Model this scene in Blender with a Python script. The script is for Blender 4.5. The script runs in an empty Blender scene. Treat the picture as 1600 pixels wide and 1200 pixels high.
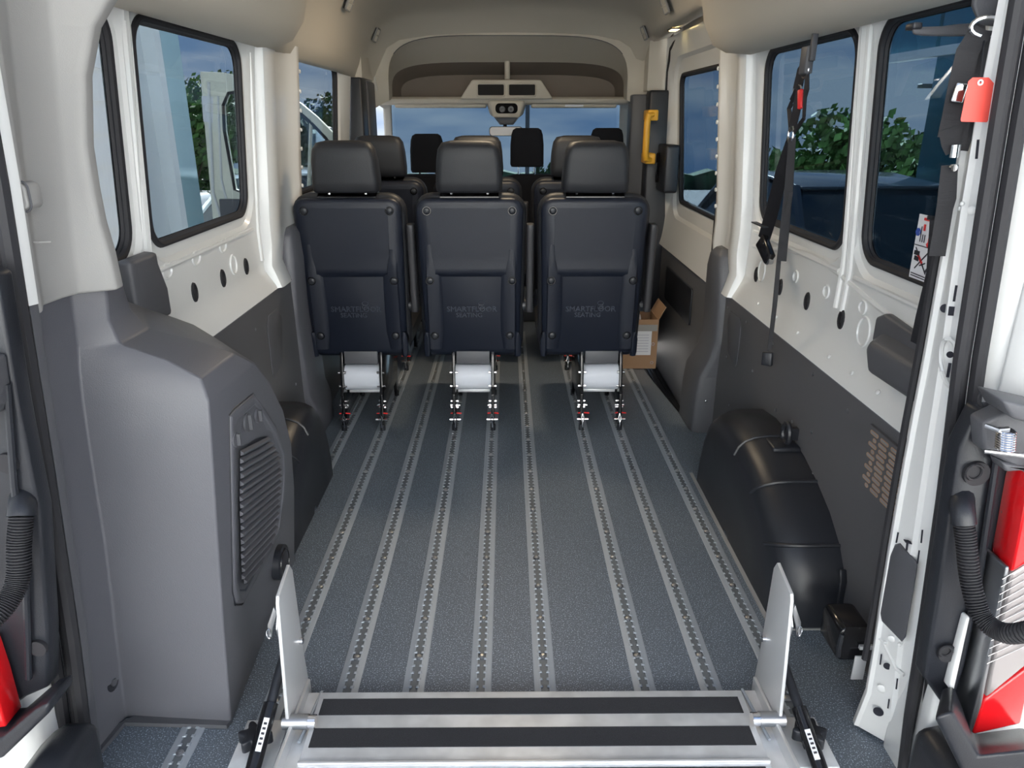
import bpy, bmesh, math, random
from mathutils import Vector, Matrix
random.seed(4)
C = bpy.context.scene.collection
S = bpy.context.scene
# ---------------------------------------------------------------- camera
F_PX = 1150.0; TH = math.atan(417 / F_PX); YAW = math.radians(0.42)
CAM = Vector((-.047, 0, 1.35))
FW = Vector((math.sin(YAW) * math.cos(TH), math.cos(YAW) * math.cos(TH), -math.sin(TH)))
RT = Vector((math.cos(YAW), -math.sin(YAW), 0)); UP = RT.cross(FW)
cd = bpy.data.cameras.new('camera'); cam = bpy.data.objects.new('camera', cd); C.objects.link(cam)
cd.sensor_width = 36; cd.lens = F_PX / 1600 * 36; cd.clip_start = .02; cd.clip_end = 300
M = Matrix((RT, UP, -FW)).transposed().to_4x4(); M.translation = CAM
cam.matrix_world = M; S.camera = cam
S.view_settings.view_transform = 'Standard'; S.view_settings.look = 'None'
S.view_settings.exposure = 1.1; S.view_settings.gamma = 1; S.view_settings.use_curve_mapping = False
# ---------------------------------------------------------------- sky
W = bpy.data.worlds.new('sky'); S.world = W; W.use_nodes = True
nt = W.node_tree; N = nt.nodes; L = nt.links; N.clear()
out = N.new('ShaderNodeOutputWorld'); bg = N.new('ShaderNodeBackground'); bg.inputs[1].default_value = .52
tc = N.new('ShaderNodeTexCoord'); sep = N.new('ShaderNodeSeparateXYZ'); L.new(tc.outputs['Generated'], sep.inputs[0])
rp = N.new('ShaderNodeValToRGB'); L.new(sep.outputs[2], rp.inputs[0])
rp.color_ramp.elements[0].position = 0; rp.color_ramp.elements[0].color = (.33, .50, .78, 1)
rp.color_ramp.elements[1].position = .6; rp.color_ramp.elements[1].color = (.20, .36, .68, 1)
mp = N.new('ShaderNodeMapping'); mp.inputs['Scale'].default_value = (1, 1, 4.5); L.new(tc.outputs['Generated'], mp.inputs[0])
nz = N.new('ShaderNodeTexNoise'); nz.inputs['Scale'].default_value = 3.6; nz.inputs['Detail'].default_value = 6; L.new(mp.outputs[0], nz.inputs[0])
cr = N.new('ShaderNodeValToRGB'); L.new(nz.outputs[0], cr.inputs[0])
cr.color_ramp.elements[0].position = .40; cr.color_ramp.elements[0].color = (0, 0, 0, 1)
cr.color_ramp.elements[1].position = .62; cr.color_ramp.elements[1].color = (.95, .95, .95, 1)
mx = N.new('ShaderNodeMixRGB'); L.new(cr.outputs[0], mx.inputs[0]); L.new(rp.outputs[0], mx.inputs[1]); mx.inputs[2].default_value = (.95, 1, 1.08, 1)
L.new(mx.outputs[0], bg.inputs[0]); L.new(bg.outputs[0], out.inputs[0])
# ---------------------------------------------------------------- sun
sd = bpy.data.lights.new('sun', 'SUN'); sd.energy = 14.0; sd.angle = .012; sd.color = (1, .94, .86)
sun = bpy.data.objects.new('sun', sd); C.objects.link(sun)
sun.rotation_euler = Vector((-.02, -.80, -.56)).to_track_quat('-Z', 'Y').to_euler()

# ---------------------------------------------------------------- helpers
def px(x, y, a, v):
    d = FW + RT * ((x - 800) / F_PX) - UP * ((y - 600) / F_PX)
    i = 'xyz'.index(a); return CAM + d * ((v - CAM[i]) / d[i])
MATS = {}
def mat(name, col, rough=.5, metal=0, bump=0, bscale=200, speck=0, sscale=300, spec=.5, coat=0, var=0, aniso=None, emit=0):
    m = bpy.data.materials.new(name); m.use_nodes = True; n = m.node_tree.nodes; l = m.node_tree.links
    b = n['Principled BSDF']; b.inputs['Base Color'].default_value = (*col, 1)
    b.inputs['Roughness'].default_value = rough; b.inputs['Metallic'].default_value = metal
    b.inputs['Specular IOR Level'].default_value = spec; b.inputs['Coat Weight'].default_value = coat; b.inputs['Coat Roughness'].default_value = .08
    t = n.new('ShaderNodeTexCoord')
    if bump:
        z = n.new('ShaderNodeTexNoise'); z.inputs['Scale'].default_value = bscale; z.inputs['Detail'].default_value = 3; l.new(t.outputs['Object'], z.inputs[0])
        if aniso:
            q = n.new('ShaderNodeMapping'); q.inputs['Scale'].default_value = aniso; l.new(t.outputs['Object'], q.inputs[0]); l.new(q.outputs[0], z.inputs[0])
        u = n.new('ShaderNodeBump'); u.inputs['Strength'].default_value = bump; u.inputs['Distance'].default_value = .001; l.new(z.outputs[0], u.inputs['Height']); l.new(u.outputs[0], b.inputs['Normal'])
    if speck or var:
        z = n.new('ShaderNodeTexNoise'); z.inputs['Scale'].default_value = sscale; z.inputs['Detail'].default_value = 2; l.new(t.outputs['Object'], z.inputs[0])
        r = n.new('ShaderNodeValToRGB'); l.new(z.outputs[0], r.inputs[0])
        a = speck or var
        lo, hi = (.56, .70) if speck else (.35, .65)
        r.color_ramp.elements[0].position = lo; r.color_ramp.elements[0].color = (*[c * (1 - (0 if speck else a)) for c in col], 1)
        r.color_ramp.elements[1].position = hi; r.color_ramp.elements[1].color = (*[min(1, c * (1 + a)) for c in col], 1)
        l.new(r.outputs[0], b.inputs['Base Color'])
    if emit:
        b.inputs['Emission Color'].default_value = (*col, 1); b.inputs['Emission Strength'].default_value = emit
    MATS[name] = m; return m
def glass(name, tint, refl=1.45, rough=0.0):
    m = bpy.data.materials.new(name); m.use_nodes = True; n = m.node_tree.nodes; l = m.node_tree.links; n.clear()
    o = n.new('ShaderNodeOutputMaterial'); t = n.new('ShaderNodeBsdfTransparent'); t.inputs[0].default_value = (*tint, 1)
    g = n.new('ShaderNodeBsdfGlossy'); g.inputs['Roughness'].default_value = rough; f0 = n.new('ShaderNodeLayerWeight'); f0.inputs[0].default_value = .5; p5 = n.new('ShaderNodeMath'); p5.operation = 'POWER'; p5.inputs[1].default_value = 5; l.new(f0.outputs['Facing'], p5.inputs[0]); f = n.new('ShaderNodeMath'); f.operation = 'MULTIPLY_ADD'; f.inputs[1].default_value = .5; f.inputs[2].default_value = .03; l.new(p5.outputs[0], f.inputs[0])
    x = n.new('ShaderNodeMixShader'); l.new(f.outputs[0], x.inputs[0]); l.new(t.outputs[0], x.inputs[1]); l.new(g.outputs[0], x.inputs[2]); l.new(x.outputs[0], o.inputs[0])
    MATS[name] = m; return m
white = mat('white_paint', (.74, .75, .75), .28, coat=.5)
liner = mat('headliner', (.56, .52, .45), .9, bump=.25, bscale=900, spec=.15)
lgrey = mat('light_grey_plastic', (.32, .317, .31), .6, bump=.25, bscale=500, spec=.3)
dgrey = mat('charcoal_plastic', (.10, .102, .118), .42, bump=.5, bscale=420, spec=.5)
dpanel = mat('charcoal_board', (.098, .098, .106), .5, bump=.3, bscale=300, spec=.4)
ptrim = mat('grey_trim', (.085, .087, .098), .5, bump=.4, bscale=420)
black = mat('black_plastic', (.016, .018, .024), .38, bump=.3, bscale=350)
gblack = mat('gloss_black', (.008, .008, .01), .15)
rubber = mat('rubber', (.022, .022, .026), .6, spec=.35)
seatm = mat('seat_shell', (.009, .012, .022), .42, spec=.36, bump=.35, bscale=380)
letterm = mat('seat_lettering', (.05, .058, .08), .3)
vinyl = mat('seat_vinyl', (.017, .018, .022), .5, spec=.4, bump=.4, bscale=300)
fabric = mat('seat_fabric', (.012, .013, .017), .9, bump=.5, bscale=600, spec=.2)
floorm = mat('floor_vinyl', (.108, .130, .158), .38, bump=.6, bscale=500, speck=3.4, sscale=300)
alu = mat('aluminium', (.68, .69, .71), .42, .55, bump=.25, bscale=60, aniso=(1, 12, 1))
alud = mat('aluminium_deck', (.76, .78, .81), .5, .45, bump=.2, bscale=50, var=.12, sscale=14)
trackm = mat('track_aluminium', (.38, .42, .47), .5, .3, bump=.2, bscale=200)
trackd = mat('track_slot', (.17, .19, .21), .5, .3)
chrome = mat('chrome', (.8, .8, .82), .12, 1)
steel = mat('steel', (.45, .46, .48), .35, 1)
grit = mat('grip_tape', (.022, .023, .028), .95, bump=1.0, bscale=700, speck=1.5, sscale=700)
webb = mat('webbing', (.012, .012, .016), .6, bump=.6, bscale=150, aniso=(1, 1, 9))
redp = mat('red_plastic', (.7, .03, .03), .4)
tagm = mat('red_tag', (.85, .09, .07), .55)
yellow = mat('yellow_plastic', (.80, .40, .03), .4)
whitep = mat('white_plastic', (.80, .81, .84), .4)
paper = mat('paper', (.75, .76, .80), .8)
ink = mat('ink', (.02, .02, .03), .7); blueink = mat('blue_ink', (.03, .08, .4), .7)
cardm = mat('cardboard', (.36, .22, .13), .85, bump=.3, bscale=90)
tint = glass('tinted_glass', (.36, .44, .50)); clearg = glass('windscreen_glass', (.42, .50, .56)); clear2 = glass('clear_glass', (.8, .85, .88))
redl = mat('lamp_red', (.62, .008, .012), .12, coat=1); clearl = mat('lamp_clear', (.40, .37, .37), .15, .4, bump=1, bscale=25, coat=1)
asphalt = mat('asphalt', (.16, .16, .165), .9, bump=.8, bscale=60, speck=.6, sscale=120)
siding = mat('siding_white', (.85, .88, .90), .6); bglass = mat('facade_glass', (.10, .25, .32), .06, .4)
bark = mat('bark', (.06, .045, .03), .9, bump=1, bscale=30)
leaf = mat('foliage', (.055, .13, .025), .7, var=.7, sscale=2.5); leafd = mat('foliage_dark', (.035, .085, .022), .75, var=.6, sscale=2)
carw = mat('car_white', (.8, .82, .84), .2, coat=1); carb = mat('car_dark', (.03, .035, .045), .2, coat=1); cars = mat('car_silver', (.42, .45, .48), .25, .5, coat=1)
carg = mat('car_window', (.02, .03, .04), .05); tyre = mat('tyre', (.02, .02, .02), .8)
lightm = mat('dome_lens', (1, .78, .35), .4, emit=3)
hill = mat('far_woods', (.05, .10, .05), .9, var=.6, sscale=.6)

class B:
    def __init__(s): s.v = []; s.f = []
    def add(s, vs, fs):
        k = len(s.v); s.v += [tuple(v) for v in vs]; s.f += [tuple(i + k for i in f) for f in fs]; return s
    def box(s, x0, x1, y0, y1, z0, z1):
        return s.add([(x, y, z) for z in (z0, z1) for y in (y0, y1) for x in (x0, x1)],
                     [(0, 2, 3, 1), (4, 5, 7, 6), (0, 1, 5, 4), (2, 6, 7, 3), (0, 4, 6, 2), (1, 3, 7, 5)])
    def loft(s, rings, closed=True, caps=True):
        k = len(s.v); n = len(rings[0])
        for r in rings: s.v += [tuple(p) for p in r]
        for i in range(len(rings) - 1):
            for j in range(n if closed else n - 1):
                a = k + i * n + j; b = k + i * n + (j + 1) % n
                s.f.append((a, b, b + n, a + n))
        if caps and closed:
            s.f.append(tuple(k + j for j in range(n))[::-1]); s.f.append(tuple(k + (len(rings) - 1) * n + j for j in range(n)))
        return s
    def tube(s, pts, r, n=8, caps=True, flat=None):
        pts = [Vector(p) for p in pts]; rings = []; prev = None
        for i, p in enumerate(pts):
            t = (pts[min(i + 1, len(pts) - 1)] - pts[max(i - 1, 0)]).normalized()
            if prev is None: u = t.orthogonal().normalized() if flat is None else (Vector(flat) - t * t.dot(Vector(flat))).normalized()
            else: u = (prev - t * t.dot(prev)).normalized()
            prev = u; w = t.cross(u); rr = r[i] if isinstance(r, (list, tuple)) else r
            rings.append([p + (u * math.cos(2 * math.pi * j / n) + w * math.sin(2 * math.pi * j / n)) * rr for j in range(n)])
        return s.loft(rings, True, caps)
    def ring(s, pts, r, n=6):       # closed tube
        pts = [Vector(p) for p in pts]; m = len(pts); rings = []; c = sum(pts, Vector()) / m
        for i, p in enumerate(pts):
            t = (pts[(i + 1) % m] - pts[i - 1]).normalized(); u = (p - c); u = (u - t * t.dot(u)).normalized(); w = t.cross(u)
            rings.append([p + (u * math.cos(2 * math.pi * j / n) + w * math.sin(2 * math.pi * j / n)) * r for j in range(n)])
        rings.append(rings[0]); return s.loft(rings, True, False)
    def ribbon(s, pts, w, n, th=.0015):   # strap: flat band, n = band-normal hint
        pts = [Vector(p) for p in pts]; rings = []
        for i, p in enumerate(pts):
            t = (pts[min(i + 1, len(pts) - 1)] - pts[max(i - 1, 0)]).normalized()
            nn = Vector(n[i] if isinstance(n, list) else n); a = t.cross(nn).normalized(); b = a.cross(t).normalized()
            ww = w[i] if isinstance(w, list) else w
            rings.append([p + a * ww / 2 + b * th, p - a * ww / 2 + b * th, p - a * ww / 2 - b * th, p + a * ww / 2 - b * th])
        return s.loft(rings)
    def prism(s, outline, axis, a, b):
        def P(p, v): return {'x': (v, p[0], p[1]), 'y': (p[0], v, p[1]), 'z': (p[0], p[1], v)}[axis]
        return s.loft([[P(p, a) for p in outline], [P(p, b) for p in outline]])
    def disc(s, c, axis, r, th, n=16, dome=0):
        c = Vector(c); a = Vector(axis).normalized(); u = a.orthogonal().normalized(); w = a.cross(u)
        R = lambda rr, h: [c + a * h + (u * math.cos(2 * math.pi * j / n) + w * math.sin(2 * math.pi * j / n)) * rr for j in range(n)]
        rs = [R(r, 0), R(r, th)]
        if dome: rs += [R(r * .8, th + dome * .6), R(r * .4, th + dome)]
        return s.loft(rs)
    def build(s, name, m, parent=None, smooth=True, bevel=0, seg=2, ang=30, sub=0, loc=None):
        me = bpy.data.meshes.new(name); me.from_pydata(s.v, [], s.f); me.update()
        bm = bmesh.new(); bm.from_mesh(me); bmesh.ops.remove_doubles(bm, verts=bm.verts, dist=1e-6); bmesh.ops.recalc_face_normals(bm, faces=bm.faces)
        bm.to_mesh(me); bm.free()
        o = bpy.data.objects.new(name, me); C.objects.link(o); me.materials.append(m)
        if smooth:
            me.polygons.foreach_set('use_smooth', [True] * len(me.polygons)); me.set_sharp_from_angle(angle=math.radians(38))
        if bevel:
            md = o.modifiers.new('bevel', 'BEVEL'); md.width = bevel; md.segments = seg; md.limit_method = 'ANGLE'; md.angle_limit = math.radians(ang); md.harden_normals = False
            me.polygons.foreach_set('use_smooth', [True] * len(me.polygons)); 
            for e in me.edges: e.use_edge_sharp = False
        if sub:
            md = o.modifiers.new('sub', 'SUBSURF'); md.levels = md.render_levels = sub
            for e in me.edges: e.use_edge_sharp = False
        if parent: o.parent = parent
        if loc: o.location = loc
        return o
def tag(o, label=None, cat=None, group=None, kind=None):
    if label: o['label'] = label
    if cat: o['category'] = cat
    if group: o['group'] = group
    if kind: o['kind'] = kind
    return o
def struct(o, label=None): o['kind'] = 'structure'; return tag(o, label)
def empty(name, loc, label=None, cat=None, group=None, rz=0):
    o = bpy.data.objects.new(name, None); C.objects.link(o); o.location = loc; o.rotation_euler = (0, 0, rz); o.empty_display_size = .1
    return tag(o, label, cat, group)
def copy_tree(o, parent=None):
    c = o.copy(); C.objects.link(c); c.parent = parent
    for ch in o.children: copy_tree(ch, c)
    return c
def fix_parents():      # world-built children of empties: keep coordinates
    pass
def worldpart(o, root):  # parent a part whose mesh is in world coordinates to a root placed elsewhere
    o.parent = root; o.matrix_parent_inverse = Matrix.Translation(root.location).inverted(); return o
def text_obj(body, size, depth, name, m, parent, loc, rot, align='CENTER'):
    cu = bpy.data.curves.new(name, 'FONT'); cu.body = body; cu.size = size; cu.extrude = depth; cu.align_x = align; cu.resolution_u = 2
    t = bpy.data.objects.new(name + '_tmp', cu); C.objects.link(t)
    dg = bpy.context.evaluated_depsgraph_get(); me = bpy.data.meshes.new_from_object(t.evaluated_get(dg)); bpy.data.objects.remove(t)
    me.materials.clear(); me.materials.append(m); o = bpy.data.objects.new(name, me); C.objects.link(o)
    o.parent = parent; o.location = loc; o.rotation_euler = rot; return o
def rrect(a0, a1, b0, b1, r, n=5):
    P = []
    for cx, cy, s0 in ((a1 - r, b1 - r, 0), (a0 + r, b1 - r, 90), (a0 + r, b0 + r, 180), (a1 - r, b0 + r, 270)):
        for k in range(n + 1):
            t = math.radians(s0 + 90 * k / n); P.append((cx + r * math.cos(t), cy + r * math.sin(t)))
    return P
def interp(tab, t):
    if t <= tab[0][0]: return tab[0][1]
    for (a, va), (b, vb) in zip(tab, tab[1:]):
        if t <= b: return va + (vb - va) * (t - a) / (b - a)
    return tab[-1][1]
# ================================================================= FLOOR
fl = B()
outline = [(-1.01, 1.19), (.88, 1.19), (.88, 3.12), (.79, 3.27), (.735, 3.9), (.72, 4.75), (.88, 4.85), (.88, 5.3), (-.95, 5.3), (-.95, 1.54), (-1.01, 1.54)]
fl.prism(outline, 'z', -.04, 0)
floor = struct(fl.build('floor', floorm, smooth=False), 'grey speckled vinyl floor with metal rails')
st = B(); st.box(.70, .97, 3.1, 4.9, -.25, -.2)
for k in range(6): st.box(.80 + k * .022, .81 + k * .022, 3.3, 4.8, -.2, -.194)
st.build('step_well', black, floor, False); floor.children[-1]['label'] = 'black sunken step at the sliding door'
b = B(); b.box(-.93, .82, 1.165, 1.215, -.02, .006); b.box(-.93, .82, 1.165, 1.172, -.05, .006)
sill = b.build('sill_strip', alu, floor, bevel=.002)
b = B()
for x in (-.82, -.6, .6, .74): b.disc((x, 1.192, .006), (0, 0, 1), .005, .001, 10)
b.build('sill_screw', steel, floor)
TX = [-.785, -.618, -.448, -.283, -.115, .047, .297, .464, .642]
for i, x in enumerate(TX):
    y0, y1 = (1.216, 4.75)
    b = B(); w = .0275; g = .0105
    for s in (-1, 1):
        b.loft([[(x + s * w, y, 0), (x + s * w, y, .002), (x + s * (w - .003), y, .0035), (x + s * (w - .009), y, .0025), (x + s * (g + .003), y, .0045), (x + s * g, y, .0045), (x + s * g, y, 0)] for y in (y0, y1)])
    tr = b.build('track', trackm, floor)
    B().box(x - g, x + g, y0, y1, 0, .0012).build('track_slot', trackd, tr, False)
    b = B(); k = 0; y = y0 + .012
    while y < y1 - .02:
        for s in (-1, 1):
            xx = x + s * (g + .001)
            b.loft([[(xx + s * .003, y - .006, .004), (xx - s * .0065, y - .004, .0035), (xx - s * .0065, y + .004, .0035), (xx + s * .003, y + .006, .004)],
                    [(xx + s * .002, y - .004, .0055), (xx - s * .004, y - .002, .006), (xx - s * .004, y + .002, .006), (xx + s * .002, y + .004, .0055)]])
        y += .0254
    lg = b.build('lug_row', trackm, tr, False); lg['kind'] = 'stuff'
    for j in range(22):
        yy = 1.28 + .1555 * j
        if yy > 4.6: break
        if j == 0:
            bb = B(); bb.disc((0, 0, 0), (0, 0, 1), .009, .004, 10, .002); bb.disc((0, 0, .004), (0, 0, 1), .004, .0035, 6)
            s0 = bb.build('screw', steel, tr); s0.location = (x, yy, .002)
            sm = s0.data
        else:
            c = s0.copy(); C.objects.link(c); c.parent = tr; c.location = (x, yy, .002)
# ================================================================= WALLS
def WX(side, z):
    if side < 0:
        base = interp([(0, .93), (.73, .93), (.735, .93), (.80, .972), (.95, .975), (1.65, .925), (1.9, .88)], z)
    else:
        base = interp([(0, .88), (.645, .88), (.65, .88), (.735, .925), (.95, .932), (1.65, .88), (1.9, .84)], z)
    return base
def wpt(side, y, z, d=0): return (side * (WX(side, z) + d), y, z)
def window_panel(b, side, ya, yb, za, zb, win, r, off=0, stages=((.055, 0), (.042, .012), (.012, .014), (0, .03))):
    n = 6; rings = [[wpt(side, y, z, off) for y, z in rrect(ya, yb, za, zb, .0005, n)]]
    for o, d in stages:
        rings.append([wpt(side, y, z, d + off) for y, z in rrect(win[0] - o, win[1] + o, win[2] - o, win[3] + o, r + o, n)])
    # subdivide first span so it follows the wall curve
    a, c = rings[0], rings[1]
    b.loft([a, c] + rings[2:], True, False)
tintl = glass('side_glass_left', (.57, .62, .65)); tintn = glass('side_glass_near', (.74, .76, .77))
def window_unit(idx, side, win, r, off=0, label='', tintm=tint):
    n = 8; root = B(); O = rrect(win[0] - .004, win[1] + .004, win[2] - .004, win[3] + .004, r, n)
    root.ring([wpt(side, y, z, .014 + off) for y, z in O], .0105, 8)
    O2 = rrect(win[0] + .002, win[1] - .002, win[2] + .002, win[3] - .002, r - .004, n)
    root.ring([wpt(side, y, z, .024 + off) for y, z in O2], .007, 6)
    fr = struct(root.build('window_%d' % idx, rubber), label)
    p = B(); I = rrect(win[0] - .012, win[1] + .012, win[2] - .012, win[3] + .012, r, n)
    p.loft([[wpt(side, y, z, .030 + off) for y, z in I], [wpt(side, y, z, .034 + off) for y, z in I]])
    p.build('pane', tintm, fr)
    q = B(); I2 = rrect(win[0] + .010, win[1] - .010, win[2] + .010, win[3] - .010, r - .01, n); O3 = rrect(win[0] - .01, win[1] + .01, win[2] - .01, win[3] + .01, r, n)
    q.loft([[wpt(side, y, z, d + off) for y, z in R_] for R_, d in ((O3, .026), (I2, .026), (I2, .0285), (O3, .0285), (O3, .026))], True, False)
    q.build('glass_border', gblack, fr, False)
    return fr
ZT = 1.9
# left wall: lower board, ledge, window panels
wl = B()
LW = [(1.22, 1.885, (1.28, 1.835, 1.03, 1.575)), (1.885, 2.84, (1.955, 2.70, 1.03, 1.575)), (3.26, 4.45, (3.33, 4.20, 1.03, 1.60))]
for ya, yb, w in LW: window_panel(wl, -1, ya, yb, .95, ZT, w, .07)
def strip(b, side, y0, y1, zs, d=0):
    ys = [y0, y1]; b.loft([[wpt(side, y, z, d) for z in zs] for y in ys], False)
strip(wl, -1, 1.52, 2.84, [.73, .745, .77, .80, .83, .95]); strip(wl, -1, 3.26, 4.45, [.73, .745, .77, .80, .83, .95])
wall_left = struct(wl.build('wall_left', white), 'white painted left side wall with stamped ribs and ledge')
b = B(); strip(b, -1, 1.52, 5.3, [-.04, .3, .728]); b.loft([[(-.93, y, .728), (-.95, y, .728)] for y in (1.52, 5.3)], False)
lp = b.build('lower_panel', dpanel, wall_left); lp['label'] = 'charcoal board covering lower wall'
# pillar boxes
def pillar(side, y0, y1, zb, zt, d, name, parent, rec=True):
    b = B(); rings = []
    for z in [zb + (zt - zb) * k / 14 for k in range(15)]:
        k = interp([(zb, .03), (zb + .12, .0), (zt, 0)], z)
        X = WX(side, z); e = d * interp([(zb, .4), (zb + .15, 1), (zt, 1)], z)
        rings.append([(side * (X + .03), y0 - .0, z), (side * X, y0, z), (side * (X - e * .8), y0 + .012, z), (side * (X - e), y0 + .03, z), (side * (X - e), y0 + (y1 - y0) * .28, z),
                      (side * (X - e + .012), y0 + (y1 - y0) * .34, z), (side * (X - e + .012), y0 + (y1 - y0) * .80, z), (side * (X - e), y0 + (y1 - y0) * .86, z),
                      (side * (X - e), y1 - .02, z), (side * (X - e * .7), y1, z), (side * (X + .06), y1, z)])
    b.loft(rings, False); return b.build(name, white, parent, True)
pillar(-1, 2.80, 3.27, .73, ZT, .045, 'centre_pillar', wall_left)
# stamped rings, studs, plugs on left wall
def oval_ring(b, side, y, z, ry, rz, r=.004, n=18, d=-.001):
    b.ring([wpt(side, y + ry * math.cos(2 * math.pi * k / n), z + rz * math.sin(2 * math.pi * k / n), d) for k in range(n)], r, 6)
b = B()
for y, z in ((2.49, .88), (2.42, .955), (2.2, .955), (2.0, .955)): oval_ring(b, -1, y, z, .028, .032 if z < .9 else .02)
b.build('stamped_ring', white, wall_left)
b = B()   # long stamped bead under the windows and beside them
for ya, yb in ((1.93, 2.72), (3.3, 4.25)):
    b.tube([wpt(-1, ya + .02 * 0, .965, 0), wpt(-1, yb, .965, 0)], .008, 8)
for y in (1.895, 1.905 + .0, 2.78): b.tube([wpt(-1, y, z / 100, .001) for z in range(84, 162, 6)], .011, 8)
b.build('stamped_bead', white, wall_left)
b = B()
for z in [1.0 + k * .075 for k in range(8)]:
    b.disc(wpt(-1, 3.255, z, -.045), (1, 0, 0), .008, .004, 10, .002)
for z in (1.05, 1.2, 1.35, 1.5): b.disc(wpt(-1, 2.93, z, -.042), (1, 0, 0), .006, .002, 10)
b.build('weld_spot', white, wall_left)
LP = ['nearest the quarter trim', 'second from the quarter trim', 'third from the quarter trim', 'farthest, next to the centre pillar']
def plug(side, y, z, label, ry=.017, rz=.026):
    b = B(); n = 16
    R = lambda s, d: [wpt(side, y + ry * s * math.cos(2 * math.pi * k / n), z + rz * s * math.sin(2 * math.pi * k / n), -d) for k in range(n)]
    b.loft([R(1.15, 0), R(1.1, .004), R(.9, .006), R(.85, .002), R(.35, .002), R(.3, .004)])
    return tag(b.build('rubber_plug', rubber), label, 'plug', 'black oval rubber plugs in the white wall ledge')
for (y, z), t in zip(((1.93, .868), (2.15, .862), (2.38, .856), (2.605, .852)), LP): plug(-1, y, z, 'black oval rubber plug in left wall, ' + t)
# right wall
wr = B()
RW = [(1.22, 2.095, (1.28, 2.03, .985, 1.575)), (2.095, 3.0, (2.165, 2.90, .985, 1.57))]
for ya, yb, w in RW: window_panel(wr, 1, ya, yb, .93, ZT, w, .075)
strip(wr, 1, 1.22, 3.0, [.65, .665, .69, .72, .745, .76, .93])
wall_right = struct(wr.build('wall_right', white), 'white painted right side wall with stamped ribs and ledge')
b = B(); strip(b, 1, 1.22, 3.12, [-.04, .3, .648]); b.loft([[(.88, y, .648), (.90, y, .648)] for y in (1.22, 3.12)], False)
rp_ = b.build('lower_panel', dpanel, wall_right); rp_['label'] = 'charcoal board covering lower wall'
pillar(1, 2.97, 3.34, .648, ZT, .05, 'centre_pillar', wall_right)
b = B()
for y, z in ((1.93, .80), (2.45, .845), (2.2, .85), (1.96, .86), (2.78, .80)): oval_ring(b, 1, y, z, .034 if z == .8 else .02, .04 if z == .8 else .018)
b.build('stamped_ring', white, wall_right)
b = B()
b.tube([wpt(1, y, .925, 0) for y in (2.14, 2.93)], .008, 8); b.tube([wpt(1, y, .925, 0) for y in (1.4, 2.04)], .008, 8)
b.tube([wpt(1, y, .90 - .03 * math.sin((y - 1.4) * 5), .004) for y in [1.4 + .08 * k for k in range(20)]], .01, 8)
for y in (2.075, 2.12): b.tube([wpt(1, y, z / 100, .001) for z in range(82, 162, 6)], .01, 8)
b.build('stamped_bead', white, wall_right)
b = B()
for z in [.98 + k * .07 for k in range(9)]: b.disc(wpt(1, 3.325, z, -.05), (-1, 0, 0), .009, .004, 10, .002)
for y in (1.45, 1.6, 1.75, 1.9, 2.05, 2.3, 2.5, 2.7): b.disc(wpt(1, y, .69, -.002), (-1, 0, .5), .007, .003, 8, .002)
b.build('weld_spot', white, wall_right)
RP = ['farthest, under the hanging belt', 'just left of the hanging strap', 'second from the belt cover', 'nearest the belt cover']
for (y, z), t in zip(((2.83, .775), (2.57, .782), (2.325, .79), (2.07, .797)), RP): plug(1, y, z, 'black oval rubber plug in right wall, ' + t)
# rivets on the lower boards
rv = B().disc((0, 0, 0), (-1, 0, 0), .006, .0015, 10, .001).build('rivet', steel, rp_)
spots = [(a, b_) for a, b_ in ((3.0, .60), (2.75, .605), (2.45, .61), (2.1, .618), (1.85, .60), (2.62, .45), (2.35, .40), (2.2, .42), (2.0, .33), (2.05, .45), (2.85, .22), (2.95, .40), (1.52, .2))]
for k, (y, z) in enumerate(spots):
    c = rv if k == 0 else rv.copy()
    if k: C.objects.link(c)
    c.parent = rp_; c.location = (.88, y, z)
for k, (y, z) in enumerate(((2.5, .65), (2.75, .5), (2.9, .3))):
    c = rv.copy(); C.objects.link(c); c.parent = lp; c.location = (-.93, y, z); c.rotation_euler = (0, 0, math.pi)
def blank(side, y0, y1, z0, z1, parent, X):
    b = B(); O = [(y0, z0 + .02), (y0 + .02, z0), (y1 - .05, z0 + .03), (y1, z1 - .05), (y1 - .03, z1), (y0 + .03, z1), (y0, z1 - .03)]
    b.prism(O, 'x', side * X, side * (X - .004)); o = b.build('access_blank', ptrim, parent, bevel=.002); return o
blank(1, 2.80, 2.98, .40, .60, rp_, .88); blank(-1, 2.62, 2.80, .42, .66, lp, .93)
# perforated ventilation grid on the right board
b = B(); hx = .876
gy0, gy1, gz0, gz1 = 1.37, 1.71, .46, .615
grid = empty('vent_grille', (.876, 1.55, .54), 'perforated metal vent with slotted holes low on right wall board', 'vent')
worldpart(B().box(.872, .879, gy0, gy1, gz0 - .01, gz1 + .005).build('plate', dpanel, None, False), grid)
k = 0
for r in range(10):
    z = gz1 - .010 - r * .0155; y = gy1 - .010 - (.018 if r % 2 else 0)
    for c in range(7):
        ln = .040 if (c or r % 2 == 0) else .016
        b = B(); O = rrect(y - ln, y, z - .0052, z + .0052, .005, 3); I = rrect(y - ln + .002, y - .002, z - .0034, z + .0034, .0033, 3)
        b.loft([[(.872, p, q) for p, q in O], [(.8705, p, q) for p, q in O], [(.8705, p, q) for p, q in I], [(.872, p, q) for p, q in I]], True, False)
        o2_ = B(); o2_.add([(.8714, p, q) for p, q in I], [tuple(range(len(I)))]); worldpart(o2_.build('slot_opening', MATS.get('slot_metal') or mat('slot_metal', (.42, .42, .44), .4, .6), None, False), grid)
        o = b.build('slot', mat('slot_rim', (.62, .42, .28), .4, .6) if 'slot_rim' not in MATS else MATS['slot_rim']); worldpart(o, grid)
        y -= ln + .012
        if y - .04 < gy0: break
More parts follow.
